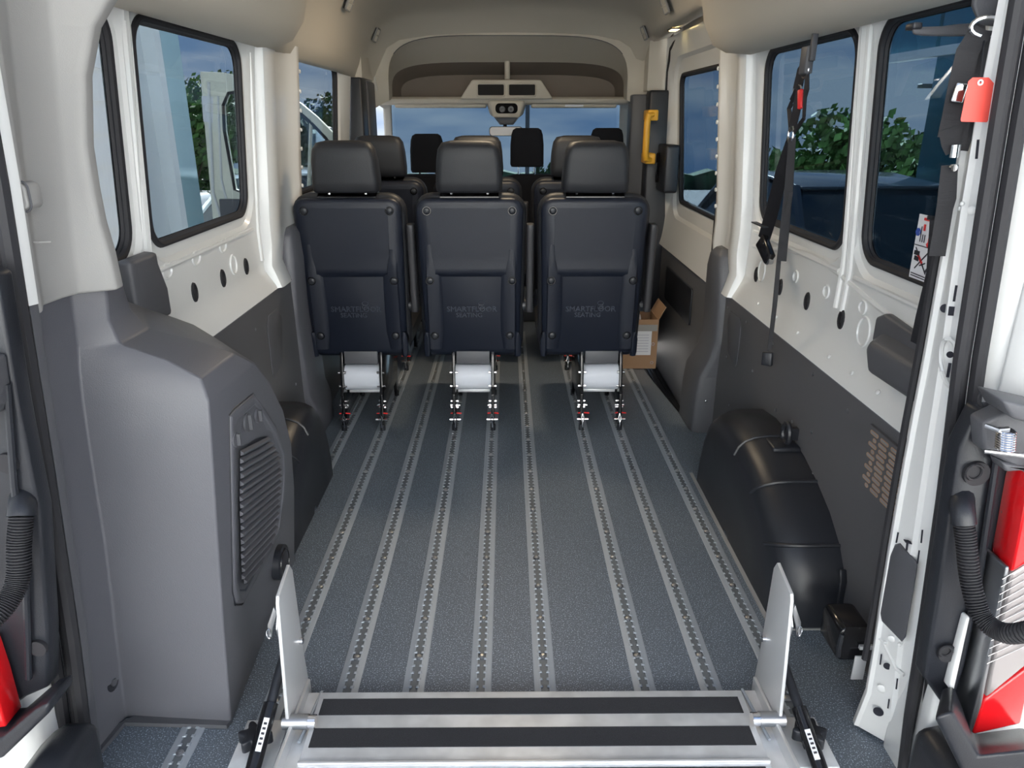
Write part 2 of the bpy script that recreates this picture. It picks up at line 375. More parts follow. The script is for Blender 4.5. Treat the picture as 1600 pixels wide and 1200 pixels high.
# windows
window_unit(1, -1, LW[0][2], .07, 0, 'left window nearest the rear opening', tintn); window_unit(2, -1, LW[1][2], .07, 0, 'left middle side window', tintl)
window_unit(3, -1, LW[2][2], .07, 0, 'left side window farthest from the rear opening', tintl)
window_unit(4, 1, RW[0][2], .075, 0, 'right window nearest the rear opening'); window_unit(5, 1, RW[1][2], .075, 0, 'right middle side window behind the hanging belt')
# sliding door on the right
b = B(); DW = (3.50, 4.50, .88, 1.57)
window_panel(b, 1, 3.30, 4.72, .60, 1.78, DW, .06, .035, ((.10, -.0), (.085, .02), (.03, .022), (0, .034)))
door1 = struct(b.build('door_1', white), 'white inner skin of the sliding side door')
window_unit(6, 1, DW, .06, .045, 'window of the sliding side door')
b = B(); b.prism([(3.34, -.2), (4.70, -.2), (4.70, .60), (4.30, .60), (4.15, .62), (3.62, .62), (3.5, .59), (3.34, .56)], 'x', .935, .96); b.build('door_panel', dpanel, door1, bevel=.008)
b = B(); b.prism(rrect(3.8, 4.45, .3, .5, .02), 'x', .925, .936); b.build('door_pocket', black, door1, bevel=.004)
b = B(); b.tube([(.915, y, z) for y, z in ((3.38, .3), (3.40, .9), (3.36, 1.5), (3.42, 1.70), (3.6, 1.765), (4.5, 1.765), (4.66, 1.72), (4.70, 1.6), (4.70, .2))], .018, 8)
b.build('door_seal', rubber, door1)
b = B(); b.prism(rrect(4.42, 4.66, .93, 1.20, .02), 'x', .87, .95); hd = b.build('lock_housing', black, door1, bevel=.01)
B().tube([(.865, 4.60, z) for z in (.98, 1.15)], .012, 8).build('latch_handle', gblack, hd)
# B pillars
b = B()
for z0, z1, xx in ((-.05, 1.5, .88), ):
    b.box(.80, .97, 4.66, 4.78, -.05, 1.50)
bp = struct(b.build('trim_1', black, bevel=.015), 'black pillar between sliding door and front door')
b = B(); b.loft([[(.72, 4.80, z), (.80, 4.78, z), (.97, 4.80, z), (.97, 4.95, z), (.72, 4.95, z)] for z in (.5, 1.2, 1.48)] ); struct(b.build('trim_2', ptrim, bevel=.01), 'grey front pillar trim on the right')
b = B(); b.box(-.98, -.86, 4.46, 4.62, -.05, 1.56); struct(b.build('trim_3', black, bevel=.01), 'black pillar between left window and front door')
b = B(); b.box(-.97, -.85, 4.62, 4.86, -.05, 1.55); struct(b.build('trim_4', ptrim, bevel=.015), 'grey front pillar trim on the left')
# front doors and cab shell
def front_door(side, i):
    b = B(); Xo = .97
    P = lambda y, z: (side * (Xo - .10 * max(0, z - .9)), y, z)
    O = [(4.86, -.1), (4.86, 1.60), (5.35, 1.60), (6.05, .98), (6.15, -.1)]; I = [(4.95, .92), (4.95, 1.52), (5.30, 1.52), (5.90, .98), (5.92, .92)]
    k = len(O)
    b.loft([[P(*p) for p in O], [P(*p) for p in I], [(P(*p)[0] + side * .05, p[0], p[1]) for p in I]], True, False)
    d = struct(b.build('door_%d' % i, white), 'front %s door with window' % ('right' if side > 0 else 'left'))
    B().loft([[(P(*p)[0] + side * .03, p[0], p[1]) for p in I], [(P(*p)[0] + side * .034, p[0], p[1]) for p in I]]).build('pane', clearg, d)
    B().ring([(P(*p)[0] + side * .01, p[0], p[1]) for p in I], .012).build('seal', rubber, d)
    B().prism([(4.9, .3), (4.9, .9), (6.1, .9), (6.1, .3)], 'x', side * .90, side * .93).build('door_panel', dpanel, d, bevel=.02)
    return d
front_door(1, 3)
DY = 6.0
def dpt(x, y, v=DY): return px(x, y, 'y', v)
Od = [(313, 112), (345, 113), (380, 119), (412, 129), (445, 146), (470, 161), (495, 182), (520, 207), (545, 235), (560, 300), (565, 500), (350, 500), (338, 400), (325, 250)]
Id = [(352, 205), (350, 165), (358, 146), (380, 142), (412, 143), (440, 158), (465, 172), (488, 193), (510, 216), (528, 240), (532, 300), (500, 306), (385, 302), (368, 296)]
b = B(); R3 = lambda P_, v: [(dpt(*p).x, v, dpt(*p).z) for p in P_]
b.loft([R3(Od, 6.05), R3(Od, 5.99), R3(Id, 5.98), R3(Id, 6.05), R3(Od, 6.05)], True, False)
cream = mat('cream_paint', (.80, .79, .66), .35)
d2 = struct(b.build('door_2', cream, bevel=.008), 'open front left door, seen from inside with its window frame')
b = B(); b.ring(R3(Id, 5.98), .012); b.build('seal', rubber, d2)
b = B(); b.loft([R3(Id, 6.02), R3(Id, 6.024)]); b.build('pane', clear2, d2)
b = B(); b.tube([dpt(486, 190, 5.985), dpt(482, 303, 5.985)], .014, 8); b.build('divider', cream, d2)
b = B(); b.prism([(dpt(x, y).x, dpt(x, y).z) for x, y in ((345, 310), (560, 312), (563, 480), (360, 480))], 'y', 5.95, 5.985); b.build('door_panel', dpanel, d2, bevel=.01)
b = B(); b.prism([(dpt(x, y).x, dpt(x, y).z) for x, y in ((316, 150), (334, 151), (334, 192), (319, 190))], 'y', 5.984, 5.986); b.build('paper_note', paper, d2, False)
b = B(); b.tube([dpt(326, 128, 5.985), dpt(333, 300, 5.985), dpt(345, 340, 5.985)], .012, 8); b.tube([dpt(341, 150, 5.985), dpt(346, 280, 5.985), dpt(362, 345, 5.985)], .01, 8); b.build('edge_bead', white, d2)
# exterior mirrors on front doors
for side, t in ((-1, 'left'), (1, 'right')):
    m = empty('door_mirror', (side * 1.12 if side > 0 else -1.5, 6.0 if side > 0 else 6.11, .98), 'black door mirror outside the %s front window' % t, 'mirror')
    b = B(); b.box(-.09, .09, -.06, .06, 0, .30); b.build('housing', black, m, bevel=.03, seg=3)
    B().box(-.075, .075, -.064, -.06, .02, .28).build('mirror_glass', chrome, m, False)
    B().box(min(0, -side * .2), max(0, -side * .2), -.02, .03, .03, .09).build('arm', black, m, bevel=.01)
# ================================================================= CEILING
def half(side, z_edge, prof): return [(side * x, z) for x, z in prof]
Rrear = [(.92, 1.60), (.86, 1.568), (.80, 1.572), (.745, 1.60), (.715, 1.66), (.70, 1.76), (.675, 1.84), (.62, 1.91), (.50, 1.96), (.25, 1.985), (0, 1.99)]
Lrear = [(-.97, 1.60), (-.91, 1.578), (-.85, 1.58), (-.79, 1.60), (-.745, 1.66), (-.72, 1.76), (-.69, 1.84), (-.63, 1.91), (-.50, 1.96), (-.25, 1.985)]
Rfwd = [(.92, 1.82), (.87, 1.80), (.83, 1.79), (.79, 1.79), (.765, 1.80), (.755, 1.82), (.735, 1.87), (.66, 1.93), (.50, 1.965), (.25, 1.985), (0, 1.99)]
Lfwd = [(-.97, 1.59), (-.93, 1.57), (-.90, 1.58), (-.87, 1.64), (-.845, 1.70), (-.82, 1.78), (-.78, 1.86), (-.68, 1.93), (-.50, 1.965), (-.25, 1.985)]
Rend = [(.92, 1.80), (.88, 1.79), (.85, 1.78), (.83, 1.78), (.81, 1.79), (.79, 1.81), (.755, 1.85), (.68, 1.885), (.50, 1.905), (.25, 1.92), (0, 1.925)]
Lend = [(-.97, 1.56), (-.93, 1.53), (-.90, 1.54), (-.88, 1.60), (-.86, 1.68), (-.83, 1.76), (-.785, 1.83), (-.68, 1.885), (-.50, 1.905), (-.25, 1.92)]
Rlip = [(.92, 1.74), (.88, 1.73), (.85, 1.71), (.82, 1.68), (.78, 1.66), (.74, 1.67), (.70, 1.735), (.63, 1.775), (.50, 1.80), (.25, 1.812), (0, 1.816)]
Llip = [(-.97, 1.50), (-.93, 1.48), (-.90, 1.50), (-.87, 1.55), (-.84, 1.60), (-.80, 1.67), (-.765, 1.735), (-.69, 1.775), (-.50, 1.80), (-.25, 1.812)]
def sec(Rp, Lp, y, yo=0):
    return [(x, y, z) for x, z in Lp] + [(x, y, z) for x, z in Rp[::-1]]
def mix(a, b, t): return [(p[0] * (1 - t) + q[0] * t, p[1] * (1 - t) + q[1] * t) for p, q in zip(a, b)]
secs = [sec(Rrear, Lrear, 1.10), sec(Rrear, Lrear, 2.2)]
for y, tr, tl in ((2.75, 0, 0), (2.85, 0, .08), (2.98, 0, .6), (3.10, .05, .95), (3.2, .3, 1), (3.35, .85, 1), (3.5, 1, 1)):
    secs.append(sec(mix(Rrear, Rfwd, tr), mix(Lrear, Lfwd, tl), y))
secs += [sec(Rfwd, Lfwd, 4.2), sec(mix(Rfwd, Rend, .5), mix(Lfwd, Lend, .5), 4.6), sec(Rend, Lend, 4.74), sec(Rlip, Llip, 4.9)]
b = B(); b.loft(secs, False)
ceil = struct(b.build('ceiling', liner), 'beige fabric headliner with side duct bulges')
for e in ceil.data.edges: e.use_edge_sharp = False
# bulkhead above the windscreen: curved panel, arch, dark shelf
def arc(xw, z0, rise, y, n=32, p=4.5):
    sg = lambda v: math.copysign(abs(v) ** (2 / p), v)
    return [(xw * sg(math.cos(math.pi * (1 - k / n))) - .035, y, z0 + rise * (abs(math.sin(math.pi * k / n)) ** (2 / p))) for k in range(n + 1)]
b = B()
o0 = arc(1.02, 1.30, .74, 4.90)
A1 = arc(.735, 1.45, .362, 4.88); A2 = arc(.745, 1.45, .335, 4.98); A3 = arc(.76, 1.47, .215, 5.20)
b.loft([o0, A1, A2, A3], False)
bk = b.build('front_bulkhead', liner, ceil)
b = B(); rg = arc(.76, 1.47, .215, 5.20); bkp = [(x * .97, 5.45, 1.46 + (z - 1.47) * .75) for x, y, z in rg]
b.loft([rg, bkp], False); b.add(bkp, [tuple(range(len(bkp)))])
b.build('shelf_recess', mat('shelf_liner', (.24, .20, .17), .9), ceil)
b = B(); b.prism([(5.16, 1.475), (5.13, 1.46), (5.14, 1.435), (5.2, 1.425), (5.65, 1.44), (5.65, 1.475)], 'x', -.88, .80)
b.build('shelf_lip', liner, ceil, bevel=.006)
B().tube([(-.04, 5.2, 1.69), (-.04, 5.19, 1.58)], .018, 10).build('shelf_post', liner, ceil)
seam = B(); seam.tube([(x, y - .002, z) for x, y, z in arc(.735, 1.45, .362, 4.88)][5:-5], .0025, 6); seam.build('seam', ptrim, ceil)
# roof skin and cab header so no sky leaks in
b = B(); b.box(-1.05, 1.0, 1.05, 5.75, 2.02, 2.06); b.box(-1.05, 1.0, 5.62, 5.75, 1.47, 2.06)
b.box(-1.04, -1.0, 1.2, 5.7, 1.60, 2.04); b.box(.965, 1.0, 1.2, 3.3, 1.60, 2.04); b.box(.985, 1.02, 3.3, 5.7, 1.80, 2.04); b.box(.93, 1.02, 4.72, 5.6, 1.58, 2.04)
b.box(.80, 1.0, 4.76, 5.7, 1.50, 1.90); b.box(-1.0, -.86, 4.5, 5.7, 1.56, 1.9)
struct(b.build('trim_5', liner, None, False), 'roof structure over the headliner')
b = B()
for s, xo in ((-1, -.90), (1, .80)):
    b.loft([[(s * xo * s, 4.9, 1.60), (xo - s * .05, 4.88, 1.60), (xo - s * .07, 4.88, 1.50), (xo, 4.9, 1.45)],
            [(xo, 5.45, 1.50), (xo - s * .06, 5.45, 1.53), (xo - s * .06, 5.45, 1.42), (xo, 5.45, 1.40)],
            [(xo + s * .08, 5.95, 1.05), (xo + s * .02, 5.95, 1.08), (xo + s * .02, 5.95, .98), (xo + s * .08, 5.95, .98)],
            [(xo + s * .12, 6.2, .80), (xo + s * .06, 6.2, .82), (xo + s * .06, 6.2, .72), (xo + s * .12, 6.2, .72)]])
struct(b.build('trim_6', mat('pillar_beige', (.52, .50, .46), .6), bevel=.012), 'beige windscreen pillars left and right')
ws = B(); ws.loft([[(x, 5.66 + 0 * x, 1.46) for x in (-.92, 0, .84)], [(x * 1.12, 6.45, .78) for x in (-.92, 0, .84)], [(x * 1.12, 6.46, .78) for x in (-.92, 0, .84)], [(x, 5.67, 1.46) for x in (-.92, 0, .84)]], False)
w7 = struct(ws.build('window_7', clearg), 'windscreen beyond the front seats')
# dashboard and nose
b = B(); b.prism([(5.55, -.1), (5.55, .62), (5.62, .74), (5.8, .80), (6.4, .80), (6.5, .78), (6.5, -.1)], 'x', -1.0, 1.0)
dash = b.build('dashboard', black, bevel=.03); tag(dash, 'black dashboard under the windscreen', 'dashboard')
b = B(); b.prism([(6.5, -.3), (6.5, .78), (7.1, .55), (7.3, .3), (7.3, -.3)], 'x', -.95, .95); tag(b.build('bonnet', white, bevel=.05), 'white van bonnet beyond the windscreen', 'bonnet')
sw = empty('steering_wheel', (-.55, 5.42, .78), 'black steering wheel in front of the driver seat', 'steering wheel')
b = B(); b.ring([(.19 * math.cos(t * math.pi / 12), .08 * math.sin(t * math.pi / 12), .17 * math.sin(t * math.pi / 12)) for t in range(24)], .015); b.build('rim', gblack, sw)
B().box(-.18, .18, -.012, .012, -.02, .02).build('spoke', gblack, sw, bevel=.005)
# ceiling vents
def vent(x, y, z, side, label):
    v = empty('air_vent', (x, y, z), label, 'air vent', 'small square air vents along the ceiling sides'); v.rotation_euler = (0, side * math.radians(115), 0); v.location += Vector((side * .012, 0, -.006))
    b = B(); b.ring([(p, q, 0) for p, q in rrect(-.035, .035, -.05, .05, .01, 3)], .005, 6); b.build('frame', lgrey, v)
    B().box(-.035, .035, -.05, .05, -.01, -.002).build('backing', black, v, False)
    for k in range(3): B().box(-.033, .033, -.029 + k * .026, -.023 + k * .026, -.002, .005).build('louvre', liner, v, False)
    B().box(-.003, .003, -.048, .048, .003, .007).build('divider', liner, v, False)
vent(-.778, 3.80, 1.853, 1, 'square ceiling vent on left duct, nearer the camera'); vent(-.805, 4.68, 1.80, 1, 'square ceiling vent on left duct, near the windscreen shelf')
vent(.726, 3.93, 1.858, -1, 'square ceiling vent on right duct, nearer the camera'); vent(.768, 4.72, 1.815, -1, 'square ceiling vent on right duct, near the windscreen shelf')
d = empty('dome_light', (.84, 4.28, 1.787), 'small glowing amber courtesy light above sliding door', 'light')
B().box(-.02, .02, -.045, .045, -.008, .0).build('lens', lightm, d, bevel=.004); B().ring([(p, q, -.002) for p, q in rrect(-.024, .024, -.05, .05, .008, 3)], .004).build('bezel', ptrim, d)
cl = empty('fill_lamp', (-.04, 3.5, 1.985), 'added warm fill lamp, out of view, on the ceiling above the rear seats', 'light')  # fill light added out of frame to warm the front of the cabin
B().box(-.16, .16, -.06, .06, -.02, .0).build('housing', lgrey, cl, bevel=.005); B().box(-.14, .14, -.045, .045, -.024, -.019).build('lens', mat('fill_lens', (1, .85, .6), .4, emit=4), cl, False)
ld = bpy.data.lights.new('fill_light', 'AREA'); ld.shape = 'RECTANGLE'; ld.size = .28; ld.size_y = .1; ld.energy = 5; ld.color = (1, .80, .55)
lo = bpy.data.objects.new('fill_light', ld); C.objects.link(lo); lo.parent = cl; lo.location = (0, 0, -.03)
# overhead console, shelf pods, mirror, sun visors
cons = empty('overhead_console', (-.045, 5.08, 1.46), 'beige overhead console with two round knobs under the shelf lip', 'console')
b = B(); b.loft([[(-.30, 0, .0), (.30, 0, .0), (.22, 0, .115), (-.22, 0, .115)], [(-.30, .12, .0), (.30, .12, .0), (.22, .12, .115), (-.22, .12, .115)]]); b.build('pod_housing', liner, cons, bevel=.01)
for s in (-1, 1):
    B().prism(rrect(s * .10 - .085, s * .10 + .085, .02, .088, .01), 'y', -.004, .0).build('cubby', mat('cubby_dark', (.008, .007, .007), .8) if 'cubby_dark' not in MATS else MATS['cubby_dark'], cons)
    B().ring([(p, -.004, q) for p, q in rrect(s * .10 - .088, s * .10 + .088, .017, .091, .012, 4)], .005).build('cubby_rim', liner, cons)
b = B(); b.loft([[(-.115, .0, -.01), (.115, 0, -.01), (.085, .0, -.115), (-.085, .0, -.115)], [(-.14, .16, -.01), (.14, .16, -.01), (.11, .16, -.10), (-.11, .16, -.10)]]); b.build('knob_housing', liner, cons, bevel=.014)
B().prism(rrect(-.072, .072, -.088, -.026, .025, 6), 'y', -.006, .002).build('knob_plate', mat('console_black', (.006, .006, .007), .8, spec=.1), cons)
for s in (-1, 1):
    kn = B().disc((s * .028, -.006, -.062), (0, -1, 0), .019, .012, 18).build('knob', ptrim, cons)
    B().disc((s * .028, -.018, -.062), (0, -1, 0), .008, .004, 12).build('knob_cap', black, kn)
b = B(); b.loft([[(-.075, .05, -.11), (.075, .05, -.11), (.04, .05, -.155), (-.04, .05, -.155)], [(-.085, .14, -.11), (.085, .14, -.11), (.045, .14, -.16), (-.045, .14, -.16)]]); b.build('mirror_mount', ptrim, cons, bevel=.008)
mr = empty('rear_view_mirror', (-.055, 5.14, 1.262), 'rear view mirror with a pale rounded face below the console', 'mirror')
B().prism(rrect(-.105, .115, -.03, .03, .02, 5), 'y', 0, .03).build('housing', ptrim, mr, bevel=.004); B().prism(rrect(-.10, .11, -.026, .026, .018, 5), 'y', -.003, 0).build('mirror_face', whitep, mr)
B().tube([(0, .02, .03), (0, .03, .06)], .012).build('stem', black, mr)
for s, x0, x1, t in ((-1, -.78, -.18, 'left'), (1, .12, .68, 'right')):
    v = empty('sun_visor', ((x0 + x1) / 2, 5.27, 1.424), 'beige sun visor folded up on the %s of the console' % t, 'sun visor')
    w = (x1 - x0) / 2; B().box(-w, w, -.10, .10, -.016, .012).build('pad', liner, v, bevel=.01)
    if s > 0: B().box(-.06, .06, -.102, -.098, -.010, .003).build('label_strip', paper, v, False)
    else: B().tube([(w - .05, .06, .012), (w - .05, .06, .026)], .006).build('clip', ptrim, v)
# yellow grab handle
gh = empty('grab_handle', (.80, 4.52, 1.24), 'yellow vertical grab handle on black pillar', 'grab handle')
b = B(); b.tube([(.0, 0, -.125), (-.03, -.02, -.118), (-.035, -.025, -.08), (-.035, -.025, .08), (-.03, -.02, .118), (0, 0, .125)], .019, 10); b.build('grip', yellow, gh)
for z in (-.12, .12): B().box(-.03, .03, -.015, .14, z - .03, z + .03).build('mount', yellow, gh, bevel=.008)
# ================================================================= PILLAR TRIMS (feet of centre pillars)
def foot_trim(side, secs, m, name, label):
    b = B(); rings = []
    for z, xi, y0, y1 in secs:
        X = .96
        rings.append([(side * X, y0, z), (side * (xi + .03), y0, z), (side * (xi + .008), y0 + .012, z), (side * xi, y0 + .05, z), (side * xi, y1 - .03, z), (side * (xi + .03), y1, z), (side * X, y1, z)])
    b.loft(rings); o = struct(b.build(name, m, bevel=.006), label); return o
t1 = foot_trim(1, [(0, .785, 3.06, 3.33), (.18, .79, 3.06, 3.33), (.27, .80, 3.06, 3.33), (.36, .835, 3.05, 3.3), (.44, .85, 3.04, 3.28), (.60, .845, 3.04, 3.28), (.74, .838, 3.06, 3.26), (.80, .842, 3.08, 3.24), (.825, .86, 3.11, 3.22)], ptrim, 'trim_7', 'grey curved plastic trim at foot of right pillar')
B().disc((.84, 3.052, .16), (0, -1, 0), .006, .003, 10, .002).build('screw', chrome, t1)
foot_trim(-1, [(0, .875, 3.02, 3.3), (.14, .88, 3.02, 3.3), (.20, .90, 3.0, 3.3), (.55, .912, 2.98, 3.28), (.80, .90, 2.97, 3.25), (.90, .905, 2.99, 3.22), (.93, .92, 3.02, 3.2)], dgrey, 'trim_8', 'charcoal plastic trim at foot of left pillar')
# ================================================================= LEFT REAR QUARTER TRIM
qt = empty('rear_quarter_trim', (-.80, 1.6, 0), 'large charcoal moulded housing filling the left rear corner', 'housing')
b = B(); rings = []
def q_ring(z, ax, bx, by, cx, cy, dx, dy, ey):
    ax = interp([(0, -.975), (.35, -.942), (.69, -.908), (1.05, -.886)], z); bx = interp([(0, -.958), (.47, -.925), (.9, -.914), (1.05, -.893)], z)
    return [(-1.0, 1.30, z), (ax - .01, 1.255, z), (ax, 1.262, z), (bx, by, z), (cx, cy, z), (dx, dy, z), (-.935, ey, z), (-.985, ey, z)]
for r in ((0.0, -.975, -.93, 1.385, -.70, 1.365, -.735, 2.05, 2.25), (.06, -.973, -.925, 1.385, -.697, 1.368, -.73, 2.05, 2.3), (.28, -.968, -.915, 1.39, -.685, 1.375, -.70, 2.02, 2.42), (.46, -.963, -.905, 1.395, -.675, 1.385, -.672, 1.95, 2.46), (.60, -.96, -.90, 1.40, -.668, 1.395, -.655, 1.86, 2.36),
          (.72, -.957, -.893, 1.405, -.662, 1.405, -.645, 1.75, 2.16), (.80, -.954, -.888, 1.41, -.66, 1.415, -.645, 1.665, 2.02), (.845, -.952, -.884, 1.415, -.675, 1.43, -.665, 1.60, 1.92), (.88, -.951, -.882, 1.42, -.74, 1.44, -.735, 1.58, 1.84), (.915, -.95, -.88, 1.425, -.835, 1.445, -.83, 1.56, 1.76), (.96, -.948, -.878, 1.42, -.852, 1.45, -.85, 1.54, 1.66), (1.045, -.944, -.872, 1.41, -.842, 1.45, -.85, 1.52, 1.56)):
    rings.append(q_ring(*r))
b.loft(rings)
o = worldpart(b.build('shell', dgrey, bevel=.022, seg=3, ang=16), qt)
# base lip of the housing
worldpart(B().prism([(-.985, 1.255), (-.965, 1.262), (-.948, 1.362), (-.705, 1.352), (-.70, 1.372), (-.93, 1.39), (-.99, 1.33)], 'z', 0.001, .012).build('base_lip', ptrim), qt)
# access panel with slats: a frame on the inner face
def qface(y, z, d=0):
    xa = interp([(0, -.70), (.28, -.685), (.46, -.675), (.72, -.662), (.80, -.66), (.85, -.675)], z); xb = interp([(0, -.735), (.28, -.70), (.46, -.672), (.6, -.655), (.8, -.645)], z)
    ya = interp([(0, 1.365), (.46, 1.385), (.8, 1.415)], z); yb = interp([(0, 2.05), (.28, 2.02), (.46, 1.95), (.6, 1.86), (.72, 1.75), (.8, 1.665)], z)
    t = (y - ya) / (yb - ya); return (xa + (xb - xa) * t + d, y, z)
def qoff(pts, d): return [qface(y, z, d) for y, z in pts]
PO = [(1.499, .733), (1.531, .737), (1.64, .731), (1.675, .70), (1.79, .58), (1.875, .47), (1.89, .40), (1.88, .32), (1.84, .235), (1.50, .243), (1.455, .275), (1.442, .32)]
b = B(); cen = (1.66, .48)
sc = lambda k: [(cen[0] + (y - cen[0]) * k, cen[1] + (z - cen[1]) * k) for y, z in PO]
b.loft([qoff(sc(1.0), -.004), qoff(sc(1.0), .004), qoff(sc(.975), .007), qoff(sc(.90), .007), qoff(sc(.89), .003)]); ap = worldpart(b.build('access_panel', dgrey, bevel=.002), qt)
b = B(); b.ring(qoff(sc(1.012), .001), .0022, 6); ln = b.build('panel_gap', black, ap); ln.matrix_parent_inverse = Matrix()
def inside(y, z, poly):
    c = False; n = len(poly)
    for i in range(n):
        (y1, z1), (y2, z2) = poly[i], poly[i - 1]
        if (z1 > z) != (z2 > z) and y < (y2 - y1) * (z - z1) / (z2 - z1) + y1: c = not c
    return c
SL = [(1.526, .635), (1.66, .61), (1.70, .595), (1.80, .49), (1.815, .42), (1.79, .30), (1.75, .262), (1.53, .275), (1.485, .315), (1.50, .5)]
b = B(); b.add([qface(y, z, .0076) for y, z in SL], [tuple(range(len(SL)))]); o = b.build('grille_back', black, ap, False)
for k in range(26):
    pts = []; off = -.235 + k * .0185
    for j in range(90):
        y = 1.46 + j * .0045; z = .46 - (y - 1.66) * .257 + off
        if inside(y, z, SL): pts.append((y, z))
    if len(pts) > 3:
        a, c = pts[0], pts[-1]
        b = B()
        b.loft([[qface(y, z - .0055, .008), qface(y, z - .003, .0155), qface(y, z + .002, .0155), qface(y, z + .0075, .008)] for y, z in (a, ((a[0] + c[0]) / 2, (a[1] + c[1]) / 2), c)])
        o = b.build('slat', dgrey, ap, False)
for y, z, r, t in ((1.51, .672, .017, 'turn_latch'), (1.585, .682, .022, 'finger_recess'), (1.65, .672, .017, 'turn_latch')):
    b = B(); b.disc(qface(y, z, .004), (1, 0, 0), r, .005, 18); o = b.build(t, ptrim if t == 'finger_recess' else dgrey, ap)
    b = B(); p = qface(y, z, .012); b.box(p[0] - .002, p[0] + .006, y - .003, y + .003, z - r * .8, z + r * .8); b.build('slot_bar', ptrim, o, False)
p = px(173, 1066, 'x', -.958); b = B(); b.disc(p, (1, -.1, 0), .021, .006, 20); sc1 = worldpart(b.build('screw_cap', black), qt)
b = B(); b.disc(p + Vector((.006, 0, 0)), (1, -.1, 0), .009, .004, 6); o = b.build('screw_head', ptrim, sc1)
dk = empty('tie_down_disc', (-.70, 1.80, .16), 'round black disc knob at bottom inner edge of left housing', 'knob')
B().disc((-.004, 0, 0), (1, 0, 0), .05, .022, 24, .004).build('disc', black, dk); B().ring([(.02, .038 * math.cos(t * math.pi / 10), .038 * math.sin(t * math.pi / 10)) for t in range(20)], .003).build('rim_ring', gblack, dk)
# dark connector cap beside the window
b = B(); b.loft([[(-.975, 1.74, z), (-.935, 1.73, z), (-.93, 1.76, z), (-.93, 1.9 - .03 * (z > .99), z), (-.975, 1.92 - .03 * (z > .99), z)] for z in (.86, .93, 1.0, 1.03)]); worldpart(b.build('window_cap', ptrim, bevel=.01), qt)
# light grey upper pillar cover, left rear
b = B(); rings = []
for z in (1.03, 1.10, 1.16, 1.22, 1.30, 1.42, 1.50, 1.56, 1.62):
    e = interp([(1.03, -.812), (1.08, -.812), (1.18, -.823), (1.33, -.818), (1.48, -.785), (1.54, -.73), (1.62, -.68)], z)
    a2 = interp([(1.05, -.852), (1.25, -.838), (1.62, -.815)], z); b2 = interp([(1.05, -.868), (1.2, -.856), (1.38, -.838), (1.62, -.81)], z)
    rings.append([(-1.0, 1.19, z), (a2 - .005, 1.235, z), (a2, 1.25, z), (b2 - .012, 1.30, z), (b2 - .010, 1.36, z), (b2, 1.395, z), (e - .012, 1.42, z), (e, 1.428, z), (e - .002, 1.46, z), (e - .05, 1.5, z), (-1.0, 1.5, z)])
b.loft(rings); pc = struct(b.build('trim_9', lgrey, bevel=.014, seg=3, ang=18), 'light grey plastic cover of the left rear pillar')
c_ = px(38, 306, 'y', 1.262)
B().prism(rrect(c_.x - .013, c_.x + .013, c_.z - .022, c_.z + .022, .011, 5), 'y', 1.245, 1.29).build('cap', lgrey, pc, bevel=.003)
B().ring([(p, 1.250, q) for p, q in rrect(c_.x - .016, c_.x + .016, c_.z - .025, c_.z + .025, .013, 5)], .0022, 6).build('cap_gap', ptrim, pc)
B().tube([px(30, 377, 'y', 1.258), px(60, 379, 'y', 1.29), px(80, 378, 'y', 1.30)], .0018, 6).build('seam', lgrey, pc)
# ================================================================= REAR OPENING: left jamb
def seal_strip(name, pts, w, m, label, groove=True):
    b = B()
    for k, (o, r) in enumerate(((-w * .33, w * .20), (-w * .02, w * .16), (w * .30, w * .22))):
        b.tube([Vector(p) + Vector((o, .012 * (k == 1), 0)) for p in pts], r, 8)
    return struct(b.build(name, m), label)
LS = [(-.972, 1.2, -.12), (-.957, 1.2, .05), (-.925, 1.2, .38), (-.898, 1.2, .73), (-.876, 1.2, 1.05), (-.862, 1.2, 1.25), (-.845, 1.2, 1.6)]
seal_strip('trim_10', [(x + .0, y, z) for x, y, z in LS], .062, rubber, 'black rubber weatherstrip down left side of rear opening')
b = B(); b.loft([[(x + .020, 1.235, z), (x + .024, 1.215, z), (x + .030, 1.235, z), (x - .02, 1.25, z)] for x, y, z in LS[4:]]); struct(b.build('trim_11', white, bevel=.003), 'white painted edge beside left weatherstrip')
b = B(); b.loft([[(x + .018, 1.235, z), (x + .023, 1.218, z), (x + .026, 1.24, z), (x - .03, 1.25, z)] for x, y, z in LS[:5]]); struct(b.build('trim_12', ptrim, bevel=.002), 'grey plastic edge beside left weatherstrip')
# right jamb: white pillar with slots
LE = [(1330, 1130), (1350, 1080), (1362, 1010), (1372, 940), (1385, 860), (1402, 760), (1420, 660), (1440, 555), (1462, 430), (1482, 320), (1500, 200), (1517, 120), (1535, 60), (1552, -20)]
RE = [(1395, 1230), (1408, 1120), (1418, 1040), (1428, 960), (1440, 880), (1455, 780), (1470, 680), (1487, 575), (1505, 450), (1523, 330), (1543, 210), (1558, 130), (1572, 60), (1588, -20)]
b = B(); rings = []
for (lx, ly), (rx, ry) in zip(LE, RE):
    a = px(lx, ly, 'y', 1.35); c = px(rx, ry, 'y', 1.265); z = a.z; 
    cx = c.x
    rings.append([(a.x + .12, 1.50, z), (a.x + .008, 1.36, z), (a.x + .004, 1.345, z), (a.x + .012, 1.34, z), (cx - .012, 1.285, z), (cx - .004, 1.278, z), (cx, 1.265, z), (cx + .02, 1.225, z), (cx + .06, 1.18, z), (cx + .10, 1.5, z)])
b.loft(rings); rp2 = struct(b.build('wall_rear_right', white, bevel=.003, ang=20), 'white painted metal pillar on right of rear opening')
